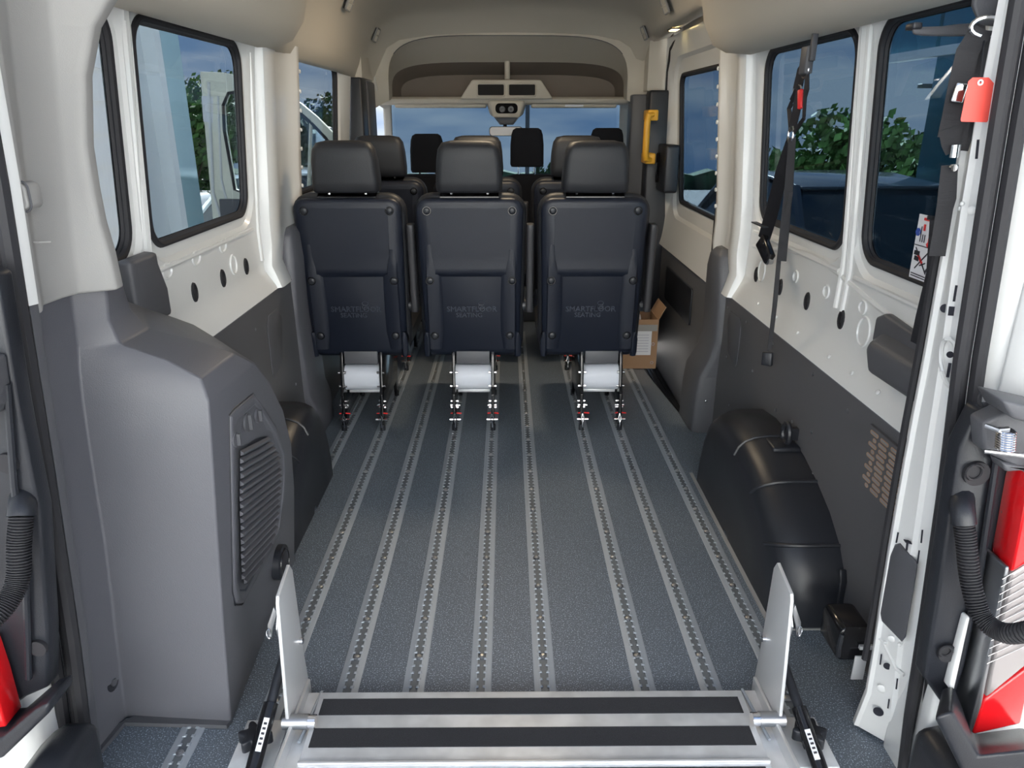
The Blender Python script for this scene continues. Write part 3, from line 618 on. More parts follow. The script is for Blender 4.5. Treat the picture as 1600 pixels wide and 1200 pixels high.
def onp(x, y, d=0):       # a point on the slanted face of the pillar
    T3 = sorted((r[3][2], r[3][0]) for r in rings); T4 = sorted((r[4][2], r[4][0]) for r in rings); lo, hi = -.3, 1.4
    for _ in range(26):
        t = (lo + hi) / 2; p = px(x, y, 'y', 1.34 - .055 * t); a0 = interp(T3, p.z); b0 = interp(T4, p.z)
        if p.x - (a0 + (b0 - a0) * t) > 0: lo = t
        else: hi = t
    return p
dk_ = mat('hole_dark', (.01, .011, .02), .8)
def slot_h(x0, y0, x1, y1, w):
    a = onp(x0, y0); c = onp(x1, y1); b = B(); b.ribbon([a + Vector((-.0035, -.005, 0)), c + Vector((-.0035, -.005, 0))], w, (-.55, -.83, 0), .0008); b.build('slot_hole', dk_, rp2, False)
for s in ((1529, 218, 1526, 248, .004), (1495, 445, 1491, 470, .004), (1485, 566, 1481, 588, .005), (1404, 830, 1401, 846, .003), (1442, 826, 1440, 846, .003), (1437, 858, 1434, 878, .003),
          (1378, 1020, 1376, 1036, .003), (1403, 1058, 1401, 1074, .003), (1390, 1090, 1388, 1104, .003), (1488, 478, 1486, 492, .009), (1419, 842, 1417, 858, .004)): slot_h(*s)
slot_h(1414, 843, 1424, 846, .007)
for x, y, r in ((1477, 481, .008), (1485, 553, .006), (1387, 1039, .008), (1373, 1110, .011)):
    p = onp(x, y); b = B(); b.disc(p + Vector((-.0025, -.0035, 0)), (-.55, -.83, 0), r, .0015, 16); b.build('round_hole', dk_, rp2, False)
for x, y, r in ((1518, 328, .007), (1378, 1074, .010), (1394, 996, .008), (1504, 318, .004), (1500, 325, .004), (1384, 1002, .004), (1406, 1005, .004)):
    p = onp(x, y); b = B(); b.disc(p + Vector((-.0025, -.0035, 0)), (-.55, -.83, 0), r, .002, 14, .002); b.build('stud', white, rp2)
p = onp(1484, 572); b = B(); b.ring([onp(1484 + 14 * math.cos(t / 9 * math.pi) * 1.0 - 3 * math.sin(t / 9 * math.pi), 567 - 38 * math.sin(t / 9 * math.pi)) for t in range(18)], .004, 6); b.build('stamped_ring', white, rp2)
b = B(); b.tube([onp(x, y) for x, y in ((1369, 993), (1380, 1002), (1400, 1050 - 5), (1412, 1055))], .004, 6); b.build('stamped_bead', white, rp2)
# grey cover plate on pillar
cp = [(1399, 850), (1407, 848), (1434, 878), (1433, 890), (1416, 992), (1410, 1000), (1379, 968), (1376, 955), (1392, 865)]
b = B(); q = [onp(*p_) for p_ in cp]; nv = Vector((-.55, -.83, 0)) * .012
b.loft([[p_ for p_ in q], [p_ + nv * .7 for p_ in q], [sum(q, Vector()) / len(q) * .06 + p_ * .94 + nv for p_ in q]])
cpo = B(); o = b.build('cover_plate', ptrim, bevel=.003); tag(o, 'grey plastic cover plate screwed to white right pillar', 'cover')
b = B(); b.tube([px(x - 5, y, 'y', 1.37) for x, y in ((1356, 1030), (1372, 940), (1385, 860), (1402, 760), (1420, 660), (1440, 555), (1462, 430), (1482, 320))], .007, 6); struct(b.build('trim_13', rubber), 'black inner edge strip of right rear pillar')
RS = [px(x, y, 'y', 1.2) for x, y in ((1420, 1230), (1434, 1120), (1460, 960), (1487, 780), (1516, 560), (1545, 380), (1577, 180), (1608, 0), (1624, -90))]
seal_strip('trim_14', RS, .054, rubber, 'black rubber weatherstrip down right side of rear opening')
# outer body around the opening
b = B(); b.loft([[(.80, 1.19, z), (.83, 1.14, z), (.90, 1.12, z), (.93, 1.04, z), (1.10, 1.02, z), (1.10, 1.3, z)] for z in (.86, 1.1, 1.4, 1.8)]); struct(b.build('wall_outer_right', white, bevel=.008), 'white outer body right of rear opening')
b = B(); b.loft([[(-.93, 1.19, z), (-.96, 1.14, z), (-1.05, 1.12, z), (-1.12, 1.3, z)] for z in (.86, 1.1, 1.4, 1.8)]); struct(b.build('wall_outer_left', white, bevel=.008), 'white outer body left of rear opening')
b = B(); b.loft([[(.81, 1.20, z), (.80, 1.155, z), (.83, 1.14, z), (.88, 1.15, z), (1.05, 1.14, z), (1.05, 1.3, z), (.81, 1.3, z)] for z in (-.3, .1, .4, .86)]); struct(b.build('wall_lower_right', white, bevel=.01), 'white lower body right of rear opening')
b = B(); b.loft([[(-.97, 1.20, z), (-.98, 1.15, z), (-1.0, 1.14, z), (-1.2, 1.14, z), (-1.2, 1.3, z), (-.97, 1.3, z)] for z in (-.3, .1, .4, .86)]); struct(b.build('wall_lower_left', white, bevel=.01), 'white lower body left of rear opening')
def jp(pts, Y): return [(px(x, y, 'y', Y).x, px(x, y, 'y', Y).z) for x, y in pts]
# right black jamb trim, lamp, hose, hinge
jt = empty('jamb_trim', (.80, 1.12, .5), 'black plastic jamb trim beside right tail lamp', 'trim')
b = B(); b.prism(jp([(1530, 640), (1640, 640), (1640, 900), (1585, 880), (1510, 1150), (1480, 1110), (1445, 1060), (1500, 700)], 1.12), 'y', 1.12, 1.16); worldpart(b.build('panel', black, bevel=.006), jt)
b = B(); b.tube([px(x, y, 'y', 1.11) for x, y in ((1560, 700), (1545, 800), (1530, 900), (1500, 1040), (1480, 1100))], .006, 8); b.tube([px(x, y, 'y', 1.11) for x, y in ((1600, 700), (1570, 800), (1572, 880), (1548, 960))], .006, 8); worldpart(b.build('rib', black), jt)
for x, y, r in ((1523, 738, .022), (1478, 1018, .018)):
    b = B(); b.disc(px(x, y, 'y', 1.12), (0, -1, 0), r, .008, 20); b.ring([px(x, y, 'y', 1.11) + Vector((r * .62 * math.cos(t / 6 * math.pi), 0, r * .62 * math.sin(t / 6 * math.pi))) for t in range(12)], .003); worldpart(b.build('bump_stop', rubber), jt)
b = B(); b.prism(jp([(1508, 965), (1514, 962), (1488, 1080), (1480, 1072)], 1.105), 'y', 1.10, 1.12); worldpart(b.build('inner_flange', white, bevel=.004), jt)
tl = empty('tail_lamp', (.87, 1.08, .45), 'red and clear tail lamp at the right edge beside the corrugated hose', 'tail lamp')
for nm, pts, m in (('red_lens', [(1640, 640), (1600, 760), (1575, 890), (1600, 875), (1660, 830)], redl), ('clear_lens', [(1575, 892), (1640, 850), (1640, 1000), (1536, 1085)], clearl), ('red_lens', [(1533, 1088), (1610, 1030), (1590, 1125), (1516, 1142)], redl), ('lamp_frame', [(1566, 882), (1573, 880), (1530, 1095), (1514, 1142), (1509, 1138), (1543, 1000)], steel)):
    b = B(); b.prism(jp(pts, 1.07), 'y', 1.06, 1.12); worldpart(b.build(nm, m, bevel=.004), tl)
b = B()
for k in range(12):
    a = px(1560 - k * 2.2 + 6, 905 + k * 12, 'y', 1.058); c = px(1640, 860 + k * 12, 'y', 1.058); b.tube([a, c], .0009, 5)
worldpart(b.build('lens_rib', clearl), tl)
def hose(pts, r, label):
    h = empty('wiring_conduit', pts[0], label, 'hose')
    P = [Vector(p) for p in pts]; path = []
    for i in range(len(P) - 1):
        p0, p1, p2, p3 = P[max(i - 1, 0)], P[i], P[i + 1], P[min(i + 2, len(P) - 1)]
        for k in range(12):
            t = k / 12; path.append(.5 * ((2 * p1) + (p2 - p0) * t + (2 * p0 - 5 * p1 + 4 * p2 - p3) * t * t + (3 * p1 - p0 - 3 * p2 + p3) * t ** 3))
    n = len(path); worldpart(B().tube(path[:int(n * .26)], r * 1.15, 12).build('smooth_sleeve', black), h)
    fine = []
    for i in range(int(n * .24), n - 1):
        for k in range(3): fine.append(path[i].lerp(path[i + 1], k / 3))
    rr = [r * (1.0 if (i % 3) else .82) for i in range(len(fine))]
    worldpart(B().tube(fine, rr, 12).build('corrugated_tube', rubber), h)
    return h
hose([px(x, y, 'y', v) for x, y, v in ((1503, 770, 1.14), (1504, 800, 1.10), (1510, 850, 1.08), (1517, 910, 1.06), (1535, 965, 1.03), (1575, 990, .99), (1640, 978, .92))], .017, 'black corrugated wiring hose curving beside right tail lamp')
hose([px(x, y, 'y', v) for x, y, v in ((38, 770, 1.14), (34, 800, 1.10), (30, 850, 1.08), (28, 905, 1.06), (8, 945, 1.03), (-30, 985, .99))], .019, 'black corrugated wiring hose at the left edge of the opening')
hg = empty('door_check_hinge', (.80, 1.08, .85), 'dark metal door hinge with coiled spring beside right weatherstrip', 'hinge')
b = B(); b.prism(jp([(1527, 655), (1560, 640), (1640, 620), (1640, 720), (1580, 725), (1530, 700)], 1.09), 'y', 1.075, 1.115); worldpart(b.build('bracket', ptrim, bevel=.006), hg)
b = B(); b.prism(jp([(1560, 622), (1640, 640), (1640, 670), (1575, 650)], 1.03), 'y', 1.02, 1.09); worldpart(b.build('arm', ptrim, bevel=.005), hg)
b = B(); pa = px(1572, 672, 'y', 1.04); pb = px(1570, 702, 'y', 1.04); b.tube([pa, pb], .011, 12)
for k in range(8): b.ring([pa.lerp(pb, (k + .5) / 8) + Vector((.013 * math.cos(t / 6 * math.pi), .013 * math.sin(t / 6 * math.pi), 0)) for t in range(12)], .0018, 5)
worldpart(b.build('spring', chrome), hg)
b = B(); b.tube([px(1540, 665, 'y', 1.05), px(1560, 672, 'y', 1.035), px(1575, 670, 'y', 1.04)], .004); b.tube([px(1538, 705, 'y', 1.05), px(1600, 712, 'y', 1.03), px(1640, 718, 'y', 1.03)], .004); worldpart(b.build('rod', steel), hg)
b = B(); b.prism(jp([(1555, 715), (1590, 722), (1640, 730), (1600, 740), (1588, 728), (1560, 730)], 1.09), 'y', 1.07, 1.11); worldpart(b.build('lower_bracket', ptrim, bevel=.005), hg)
b = B(); b.ring([px(1538, 622, 'y', 1.12) + Vector((.009 * math.cos(t / 6 * math.pi), 0, .014 * math.sin(t / 6 * math.pi))) for t in range(12)], .003); tag(b.build('striker_loop', rubber), 'small black loop above the right door hinge', 'loop')
b = B(); b.loft([[Vector(p) for p in [px(x, y, 'y', 1.10) for x, y in ((1470, 1075), (1490, 1070), (1520, 1145), (1600, 1135), (1640, 1190), (1560, 1200), (1520, 1180))]], [Vector(p) for p in [px(x, y, 'y', 1.0) + Vector((0, -.02, -.01)) for x, y in ((1450, 1100), (1480, 1090), (1520, 1160), (1600, 1150), (1650, 1200), (1560, 1230), (1500, 1200))]]])
bm_ = b.build('bumper_corner', black, bevel=.008); tag(bm_, 'black bumper corner under right tail lamp', 'bumper')
b = B(); b.loft([[(x, y, z) for x, y in ((.80, 1.18), (.80, 1.0), (1.1, .98), (1.1, 1.18))] for z in (-.08, -.02)]); struct(b.build('trim_15', white, bevel=.01), 'white metal shelf under right tail lamp')
b = B(); b.prism(jp([(1452, 1172), (1510, 1160), (1550, 1260), (1430, 1260)], 1.08), 'y', 1.0, 1.14); tag(b.build('bumper_step', black, bevel=.02), 'black rounded step pad at bottom right of opening', 'step')
# left side jamb
jl = empty('jamb_trim', (-.88, 1.12, .6), 'black plastic jamb trim left of the opening beside the hose', 'trim')
b = B(); b.prism(jp([(-60, 400), (-5, 430), (30, 640), (62, 800), (75, 990), (75, 1075), (40, 1090), (0, 1120), (-60, 1120)], 1.12), 'y', 1.12, 1.16); worldpart(b.build('panel', black, bevel=.006), jl)
for x, y, r in ((14, 722, .018), (62, 1010, .016)):
    b = B(); b.disc(px(x, y, 'y', 1.12), (0, -1, 0), r, .008, 20); worldpart(b.build('bump_stop', rubber), jl)
b = B(); b.tube([px(x, y, 'y', 1.11) for x, y in ((10, 600), (22, 760), (40, 900), (45, 1060))], .006, 8); worldpart(b.build('rib', black), jl)
b = B(); b.prism(jp([(-80, 565), (-28, 570), (-18, 640), (-25, 660), (-80, 665)], 1.06), 'y', 1.05, 1.12); tag(b.build('hinge_bracket', ptrim, bevel=.006), 'grey hinge bracket at left picture edge', 'hinge')
tl2 = empty('tail_lamp', (-.98, 1.08, .4), 'red corner of the left tail lamp at the picture edge', 'tail lamp')
b = B(); b.prism(jp([(-60, 1020), (-22, 1010), (-4, 1062), (15, 1130), (-60, 1140)], 1.07), 'y', 1.06, 1.11); worldpart(b.build('red_lens', redl, bevel=.004), tl2)
b = B(); b.prism(jp([(-60, 1138), (18, 1135), (70, 1090), (90, 1080), (92, 1095), (20, 1165), (-60, 1190)], 1.07), 'y', 1.04, 1.12); tag(b.build('bumper_corner', black, bevel=.006), 'black bumper corner under left tail lamp', 'bumper')
b = B(); b.loft([[(x, y, z) for x, y in ((-.955, 1.18), (-.955, 1.0), (-1.2, .98), (-1.2, 1.18))] for z in (-.08, -.03)]); struct(b.build('trim_16', white, bevel=.01), 'white metal shelf under left tail lamp')
b = B(); b.prism(jp([(45, 1190), (75, 1160), (130, 1160), (150, 1260), (20, 1260)], 1.08), 'y', 1.0, 1.14); tag(b.build('bumper_step', black, bevel=.02), 'black rounded step pad at bottom left of opening', 'step')
# ================================================================= WHEEL ARCHES
def arch(side, xi, xo, ya, yb, H, name, label, ribs=True):
    root = empty(name, (side * (xi + xo) / 2, (ya + yb) / 2, 0), label, 'wheel arch cover')
    b = B(); rings = []; prof = []
    n = 20
    pr = [(0, 0), (-.005, .08), (.012, .16), (.07, .225), (.16, .28), (.27, .322), (.38, .352), (.50, .37), (.65, .372), (.79, .352), (.88, .295), (.945, .20), (.985, .09), (1, 0)]
    prof = [(ya + (yb - ya) * t, z * H / .372) for t, z in pr]
    cy = (ya + yb) / 2
    def R(x, s, dz): return [(side * x, cy + (y - cy) * s, z * (s if z > 0 else 1) + 0 * dz) for y, z in prof]
    xs = [(xo, 1.0), (xi + .10, 1.0), (xi + .06, .985), (xi + .03, .95), (xi + .012, .90), (xi, .82), (xi, .5), (xi, .05)]
    b.loft([R(x, s, 0) for x, s in xs], False)
    o = worldpart(b.build('shell', black), root)
    for e in o.data.edges: e.use_edge_sharp = False
    if ribs:
        for t0 in (5.3, 8.2):
            pass
        for k in (3, 5, 7):
            y, z = prof[k]; b = B(); ny = (prof[k + 1][0] - prof[k - 1][0]); nz_ = prof[k + 1][1] - prof[k - 1][1]
            pts = [(side * x, cy + (y - cy) * s, z * s) for x, s in xs[:6]]
            b.tube(pts, .006, 8); worldpart(b.build('rib', black), root)
    return root
ar = arch(1, .70, .885, 1.70, 2.68, .375, 'wheel_arch_cover', 'black moulded wheel arch cover on the right side of the floor')
b = B(); b.prism([(1.695, 0), (1.695, .16), (1.71, .19), (1.735, .17), (1.735, 0)], 'x', .86, .88); worldpart(b.build('edge_flange', black, bevel=.004), ar)
b = B(); b.box(.79, .88, 2.10, 2.22, .345, .372); worldpart(b.build('ring_pad', black, bevel=.008), ar)
al = arch(-1, .745, .935, 2.02, 2.72, .37, 'wheel_arch_cover', 'black wheel arch cover on the left, mostly behind the quarter housing')
b = B(); b.box(.70, .875, 1.695, 1.70, 0.0, .004); b.box(.688, .70, 1.70, 2.66, 0, .004); worldpart(b.build('sealant_line', lgrey), ar)
tr_ = empty('tie_ring', (.845, 2.15, .40), 'black round tie-down ring above the right wheel arch', 'ring')
B().ring([(0, .028 * math.cos(t / 8 * math.pi), .034 * math.sin(t / 8 * math.pi)) for t in range(16)], .009, 8).build('ring', black, tr_); B().box(.0, .04, -.012, .012, -.02, .02).build('bracket', black, tr_, bevel=.003)
# latch box on right of floor near the pillar
lb = empty('latch_box', (.80, 1.47, .15), 'glossy black latch box on bright bracket beside right pillar foot', 'latch')
b = B(); b.prism(rrect(-.05, .03, -.045, .05, .018, 4), 'y', -.02, .08); b.build('box', gblack, lb, bevel=.006)
B().box(-.0, .05, -.03, -.022, -.005, .005).build('bracket', alu, lb); B().box(-.01, .02, -.035, -.03, -.09, -.02).build('tab', alu, lb, bevel=.002)
b = B(); b.tube([(-.045, -.022, -.03), (-.048, -.024, 0), (-.045, -.022, .035)], .006, 6); b.build('edge_bead', black, lb)
# ================================================================= RAMP
rm = empty('ramp', (.01, 1.32, 0), 'folded aluminium wheelchair ramp with black grip strips at the rear sill', 'ramp')
DL, DR = -.50, .52
worldpart(B().box(DL, DR, .95, 1.425, .026, .040).build('deck', alud, bevel=.002), rm)
for y0, y1 in ((1.352, 1.402), (1.258, 1.312), (1.11, 1.20)):
    o = worldpart(B().box(DL + .012, DR - .015, y0, y1, .040, .0415).build('grip_strip', grit, smooth=False), rm)
worldpart(B().box(DL, DR, 1.208, 1.218, .028, .048).build('fold_ridge', alu, bevel=.003), rm)
for s, X, t in ((-1, -.545, 'left'), (1, .572, 'right')):
    pl = B(); Y0 = 1.30; pl.prism([(1.29, .005), (1.475, .005), (1.475, .02), (1.50, .40), (1.485, .43), (1.385, .405), (1.375, .395)] if 0 else [(1.30, .005), (1.475, .005), (1.462, .12), (1.45, .37), (1.435, .395), (1.345, .375), (1.338, .36)], 'x', X - .004, X + .004)
    o = worldpart(pl.build('side_plate', alu, bevel=.0015), rm)
    a = B(); a.loft([[(X - s * .012, 1.46, .01), (X - s * .004, 1.46, .01), (X - s * .004, 1.46, .05), (X - s * .012, 1.46, .05)], [(X - s * .012, 1.0, .01), (X - s * .004, 1.0, .01), (X - s * .004, 1.0, .075), (X - s * .012, 1.0, .075)]]); worldpart(a.build('side_rail', alu, bevel=.0015), rm)
    a = B(); a.box(min(X, X - s * .05), max(X, X - s * .05), .98, 1.44, .012, .026); worldpart(a.build('hinge_flange', alud, bevel=.002), rm)
    a = B(); a.tube([(X - s * .045 + s * .0, 1.435, .033), (X - s * .03, 1.28, .033)], .004, 6); worldpart(a.build('weld_bead', trackm), rm)
    a = B(); a.tube([(X - s * .045, 1.315, .058), (X + s * .012, 1.315, .058)], .017, 16); bo = worldpart(a.build('pivot_tube', steel), rm)
    a = B(); a.tube([(X - s * .062, 1.315, .058), (X - s * .030, 1.315, .058)], .0155, 14); worldpart(a.build('pivot_bolt', chrome), rm)
    a = B(); a.disc((X - s * .004, 1.44, .18), (-s, 0, 0), .008, .008, 10, .002); worldpart(a.build('bolt', chrome), rm)
    lt = B(); lt.prism([(1.35, .33), (1.36, .345), (1.35, .30), (1.335, .27), (1.33, .30)], 'x', X + s * .004, X + s * .008); O = [(X + s * .006, .33), (X + s * .012, .345), (X + s * .03, .30), (X + s * .034, .262), (X + s * .026, .262), (X + s * .02, .29)]
    lt.prism(O, 'y', 1.345, 1.352) ; worldpart(lt.build('hook_latch', steel, bevel=.001), rm)
    lt = B(); lt.ring([(X + s * .029 + .005 * math.cos(t_ / 6 * math.pi), 1.343, .278 + .012 * math.sin(t_ / 6 * math.pi)) for t_ in range(12)], .0015, 5); worldpart(lt.build('latch_loop', chrome), rm)
# gas struts, star knobs, base plates
for s, t in ((-1, 'left'), (1, 'right')):
    A = px(447 if s < 0 else 1222, 1012 if s < 0 else 1030, 'y', 1.42); D = px(392 if s < 0 else 1283, 1215, 'y', 1.2); D.z = max(D.z, .02)
    g = empty('gas_strut', A, 'black gas strut lying beside the %s ramp side plate' % t, 'gas strut')
    mid = A.lerp(D, .5)
    worldpart(B().tube([A, mid], .011, 14).build('rod_sleeve', black), g); worldpart(B().tube([mid.lerp(A, .1), D], .0165, 14).build('cylinder', gblack), g)
    c = mid.lerp(D, .35 if s > 0 else .2); e = mid.lerp(D, .85 if s > 0 else .7); off = Vector((-s * .006, -.004, .0172))
    lb_ = B(); lb_.ribbon([c + off, e + off], .012, (-.3 * s, -.1, 1), .0004); worldpart(lb_.build('sticker', paper, smooth=False), g)
    lb_ = B()
    for k in range(5): lb_.ribbon([c.lerp(e, .15 + k * .15) + off * 1.05 + Vector((0, 0, .0006)), c.lerp(e, .22 + k * .15) + off * 1.05 + Vector((0, 0, .0006))], .007, (-.3 * s, -.1, 1), .0002)
    worldpart(lb_.build('sticker_print', ink, smooth=False), g)
    X = -.612 if s < 0 else .632
    kn = empty('star_knob', (X, 1.285, .03), 'black star-shaped hand knob beside the %s gas strut' % t, 'knob')
    O = [((.031 + .008 * math.cos(6 * a_)) * math.cos(a_), (.031 + .008 * math.cos(6 * a_)) * math.sin(a_)) for a_ in [k * math.pi / 24 for k in range(48)]]
    B().prism(O, 'z', 0, .028).build('grip', black, kn, bevel=.003); B().tube([(0, 0, -.02), (0, 0, .0)], .008).build('stud', steel, kn)
    o = B().box(X - .05, X + .05, 1.225, 1.37, .004, .010).build('floor_bracket', alud, bevel=.002); tag(o, 'flat aluminium floor bracket under the %s star knob' % t, 'bracket')
# ================================================================= REAR SEATS
def rear_seat():
    r = empty('passenger_seat', (0, 0, 0), 'x', 'seat', 'rows of black removable passenger seats')
    lean = .075
    def Y(z, d=0): return .05 - (z - .33) / .71 * lean + d     # rear surface of the backrest
    def outl(w0, w1, z0, z1, rt, rb, n=5):
        P = []
        for cx, cz, s0, rr in (((w1 - rt), z1 - rt, 0, rt), (-(w1 - rt), z1 - rt, 90, rt), (-(w0 - rb), z0 + rb, 180, rb), ((w0 - rb), z0 + rb, 270, rb)):
            for k in range(n + 1):
                a = math.radians(s0 + 90 * k / n); P.append((cx + rr * math.cos(a), cz + rr * math.sin(a)))
        return P
    b = B(); O = outl(.208, .222, .33, 1.035, .05, .03); I = outl(.200, .214, .338, 1.027, .045, .028); J = outl(.183, .197, .36, 1.012, .04, .02)
    T = lambda P, d: [(x, Y(z, d) + (.03 * max(0, (.40 - z) / .07) ** 2 if z < .40 else 0), z) for x, z in P]
    b.loft([T(O, .045), T(O, .012), T(I, .002), T(J, -.004)]); sh = b.build('back_shell', seatm, r)
    for e in sh.data.edges: e.use_edge_sharp = False
    # raised rear relief: recessed centre with raised side rails
    for s in (-1, 1):
        b = B(); b.loft([[(s * .194, Y(z, -.002), z), (s * .187, Y(z, -.011), z), (s * xi_, Y(z, -.012), z), (s * (xi_ - .014), Y(z, -.002), z)] for z, xi_ in ((.375, .150), (.40, .148), (.45, .140), (.55, .138), (.66, .140), (.72, .142))] + [[(s * .194, Y(.78, -.002), .78), (s * .187, Y(.78, -.0062), .78), (s * .158, Y(.78, -.0062), .78), (s * .150, Y(.78, -.002), .78)], [(s * .19, Y(.86, -.0), .86), (s * .18, Y(.86, -.001), .86), (s * .17, Y(.86, -.001), .86), (s * .165, Y(.86, 0), .86)]])
        b.build('side_rail', seatm, sh)
    b = B(); b.loft([[(x, Y(z, d), z) for x in (-.150 - e, -.132 - e, .132 + e, .150 + e)] + [(x, Y(z, 0), z) for x in (.150 + e, -.150 - e)] for z, d, e in ((1.0, -.0038, .02), (.80, -.0115, .012), (.745, -.0145, .0), (.73, -.0165, .0), (.718, -.012, .0), (.706, -.003, .0))]); b.build('recess_brow', seatm, sh)
    for s in (-1, 1):
        b = B(); b.loft([[(s * (.212 + e), Y(z, .05), z), (s * (.212 + e), Y(z, -.006), z), (s * (.198 - e), Y(z, -.012), z), (s * .185, Y(z, .0), z)] for z, e in ((.338, .0), (.36, .004), (.42, .004), (.455, -.006))]); b.build('corner_cap', seatm, sh, bevel=.004)
    for s in (-1, 1):
        for z, x in ((.985, .175), (.69, .187 - .012), (.44, .165)):
            p = (s * x, Y(z, -.0125 if z < .8 else -.005), z)
            b = B(); b.disc((p[0], p[1] - .001, p[2]), (0, -1, -.1), .0135, .004, 18, .003); cpn = b.build('bolt_cap', black, sh)
            b = B(); b.ring([(p[0] + .0165 * math.cos(t / 8 * math.pi), p[1], p[2] + .0165 * math.sin(t / 8 * math.pi)) for t in range(16)], .0022, 6); b.build('cap_ring', gblack, cpn)
    tilt = math.radians(90) - math.atan(lean / .71) * -1
    rx = math.pi / 2 + math.atan(lean / .71) * 1
    text_obj('SMARTFLOOR', .0345, .002, 'lettering', letterm, sh, (0, Y(.555, -.0052), .550), (math.pi / 2 + .105, 0, 0)); text_obj('SEATING', .029, .002, 'lettering', letterm, sh, (-.012, Y(.525, -.0052), .524), (math.pi / 2 + .105, 0, 0))
    b = B()
    for cz, rr in ((.588, .009), (.571, .009)): b.ring([(.042 + (rr + .004) * math.cos(t / 7 * math.pi), Y(cz, -.0055), cz + rr * math.sin(t / 7 * math.pi)) for t in range(14)], .0013, 5)
    b.build('ribbon_emblem', letterm, sh)
    # cushion in front of the shell
    b = B(); O2 = outl(.225, .235, .36, 1.05, .075, .04); I2 = outl(.21, .22, .38, 1.035, .065, .04)
    b.loft([T(I2, .04), T(O2, .055), T(O2, .10), T(I2, .125), T(outl(.15, .16, .45, .97, .05, .05), .135)]); cu = b.build('back_cushion', vinyl, r)
    for e in cu.data.edges: e.use_edge_sharp = False
    b = B(); b.loft([[(x, Y(1.04, .0) + yy, zz) for x in (-.12, .12)] + [(x, Y(1.04, 0) + yy, zz - .006) for x in (.12, -.12)] for yy, zz in ((.02, 1.04), (.07, 1.056), (.11, 1.05))]); b.build('top_plate', gblack, r)
    b = B(); O3 = [(p, q) for p, q in rrect(-.225, .225, .10, .58, .05, 5)]; I3 = rrect(-.20, .20, .12, .56, .05, 5)
    b.loft([[(x, y, z) for x, y in Q] for Q, z in ((I3, .37), (O3, .385), (O3, .44), (I3, .465))]); b.build('seat_cushion', vinyl, r)
    # headrest
    hr = B(); y0 = Y(1.06, .02)
    def H(w, z, ya, yb): return [(x, y, z) for x, y in rrect(-w, w, ya, yb, .028, 4)]
    hr.loft([H(.125, 1.055, y0 - .005, y0 + .085), H(.135, 1.065, y0 - .014, y0 + .095), H(.136, 1.10, y0 - .018, y0 + .10), H(.131, 1.18, y0 - .024, y0 + .09), H(.124, 1.225, y0 - .024, y0 + .075), H(.108, 1.25, y0 - .015, y0 + .06), H(.07, 1.258, y0 - .004, y0 + .045)])
    h = hr.build('headrest', vinyl, r)
    for e in h.data.edges: e.use_edge_sharp = False
    b = B(); b.ring([(x, y0 + .005 + .0 * z, z) for x, z in outl(.132, .122, 1.058, 1.254, .045, .012)], .0022, 5); b.build('piping', seatm, h)
    for s in (-1, 1): B().tube([(s * .075, y0 + .03, 1.03), (s * .075, y0 + .03, 1.065)], .006, 8).build('headrest_post', chrome, r)
    # armrest folded up
    b = B(); b.loft([[(x, y, z) for x, y in rrect(.236, .268, .045 - (z - .5) * .1, .115 - (z - .5) * .1, .012, 3)] for z in (.54, .56, .90, .925)]); b.build('armrest', mat('armrest_vinyl', (.028, .028, .032), .5), r, bevel=.004)
    b = B(); b.disc((.222, .10, .56), (1, 0, 0), .03, .02, 14); b.build('armrest_pivot', black, r)
    # base: white cross tube, frame sides, legs
    b = B()
    b.prism(rrect(.045, .16, .165, .285, .05, 5), 'x', -.082, .082) ; b.build('base_cover', mat('cover_white', (.62, .65, .72), .45), r)
    B().box(-.075, .075, .10, .45, .145, .163).build('lower_tray', alu, r, bevel=.003)
    B().box(-.075, .075, .05, .5, .30, .36).build('upper_pan', ptrim, r, bevel=.003)
    for s in (-1, 1):
        lg = B(); x = s * .084
        lg.prism([(.06, .36), (.03, .26), (.025, .20), (.0, .17), (.0, .10), (-.012, .05), (-.01, .012), (.06, .012), (.10, .05), (.10, .09), (.40, .09), (.42, .012), (.47, .012), (.47, .10), (.50, .36)], 'x', x - .007 + s * .004, x + .007 + s * .004)
        l = lg.build('leg', gblack, r, bevel=.002)
        b = B()
        for yy, zz in ((.015, .115), (.04, .125), (.04, .095), (.035, .20), (.035, .265)):
            b.disc((x - s * .005, yy, zz), (-s, 0, 0), .006, .009, 8, .002); b.disc((x + s * .011, yy, zz), (s, 0, 0), .006, .009, 8, .002)
        b.tube([(x - .024, -.01, .055), (x + .026, -.01, .055)], .005, 8); b.tube([(x - .019, .02, .112), (x + .022, .02, .112)], .004, 8)
        b.build('bolt', chrome, l); l.children[-1]['kind'] = 'stuff'
        b = B(); b.tube([(x, -.016, .085), (x - .006, -.02, .06), (x + .001, -.022, .045), (x + .002, -.02, .02)], .0028, 6); b.tube([(x, -.016, .085), (x + .007, -.02, .06), (x + .001, -.022, .045)], .0028, 6); b.build('locking_pin', chrome, l)
        b = B(); b.tube([(x + .008, .0, .083), (x + .03, -.005, .083)], .0035, 6); b.tube([(x - .008, .0, .083), (x - .02, -.005, .083)], .003, 6); b.build('release_lever', redp, l)
        for fy in (-.002, .445): B().disc((x + s * .004, fy, .0), (0, 0, 1), .012, .028, 12).build('foot', black, l)
    return r
seat = rear_seat()
seat_at = [(-.702, 3.10, 'left passenger seat of the nearest row, beside left wall'), (-.199, 3.10, 'middle passenger seat of the nearest row'), (.318, 3.10, 'right passenger seat of the nearest row, beside the cardboard box'),
           (-.702, 3.95, 'left passenger seat of the second row, behind the left front-row headrest'), (-.199, 3.95, 'middle passenger seat of the second row, almost hidden'), (.318, 3.95, 'right passenger seat of the second row, headrest just showing at left')]
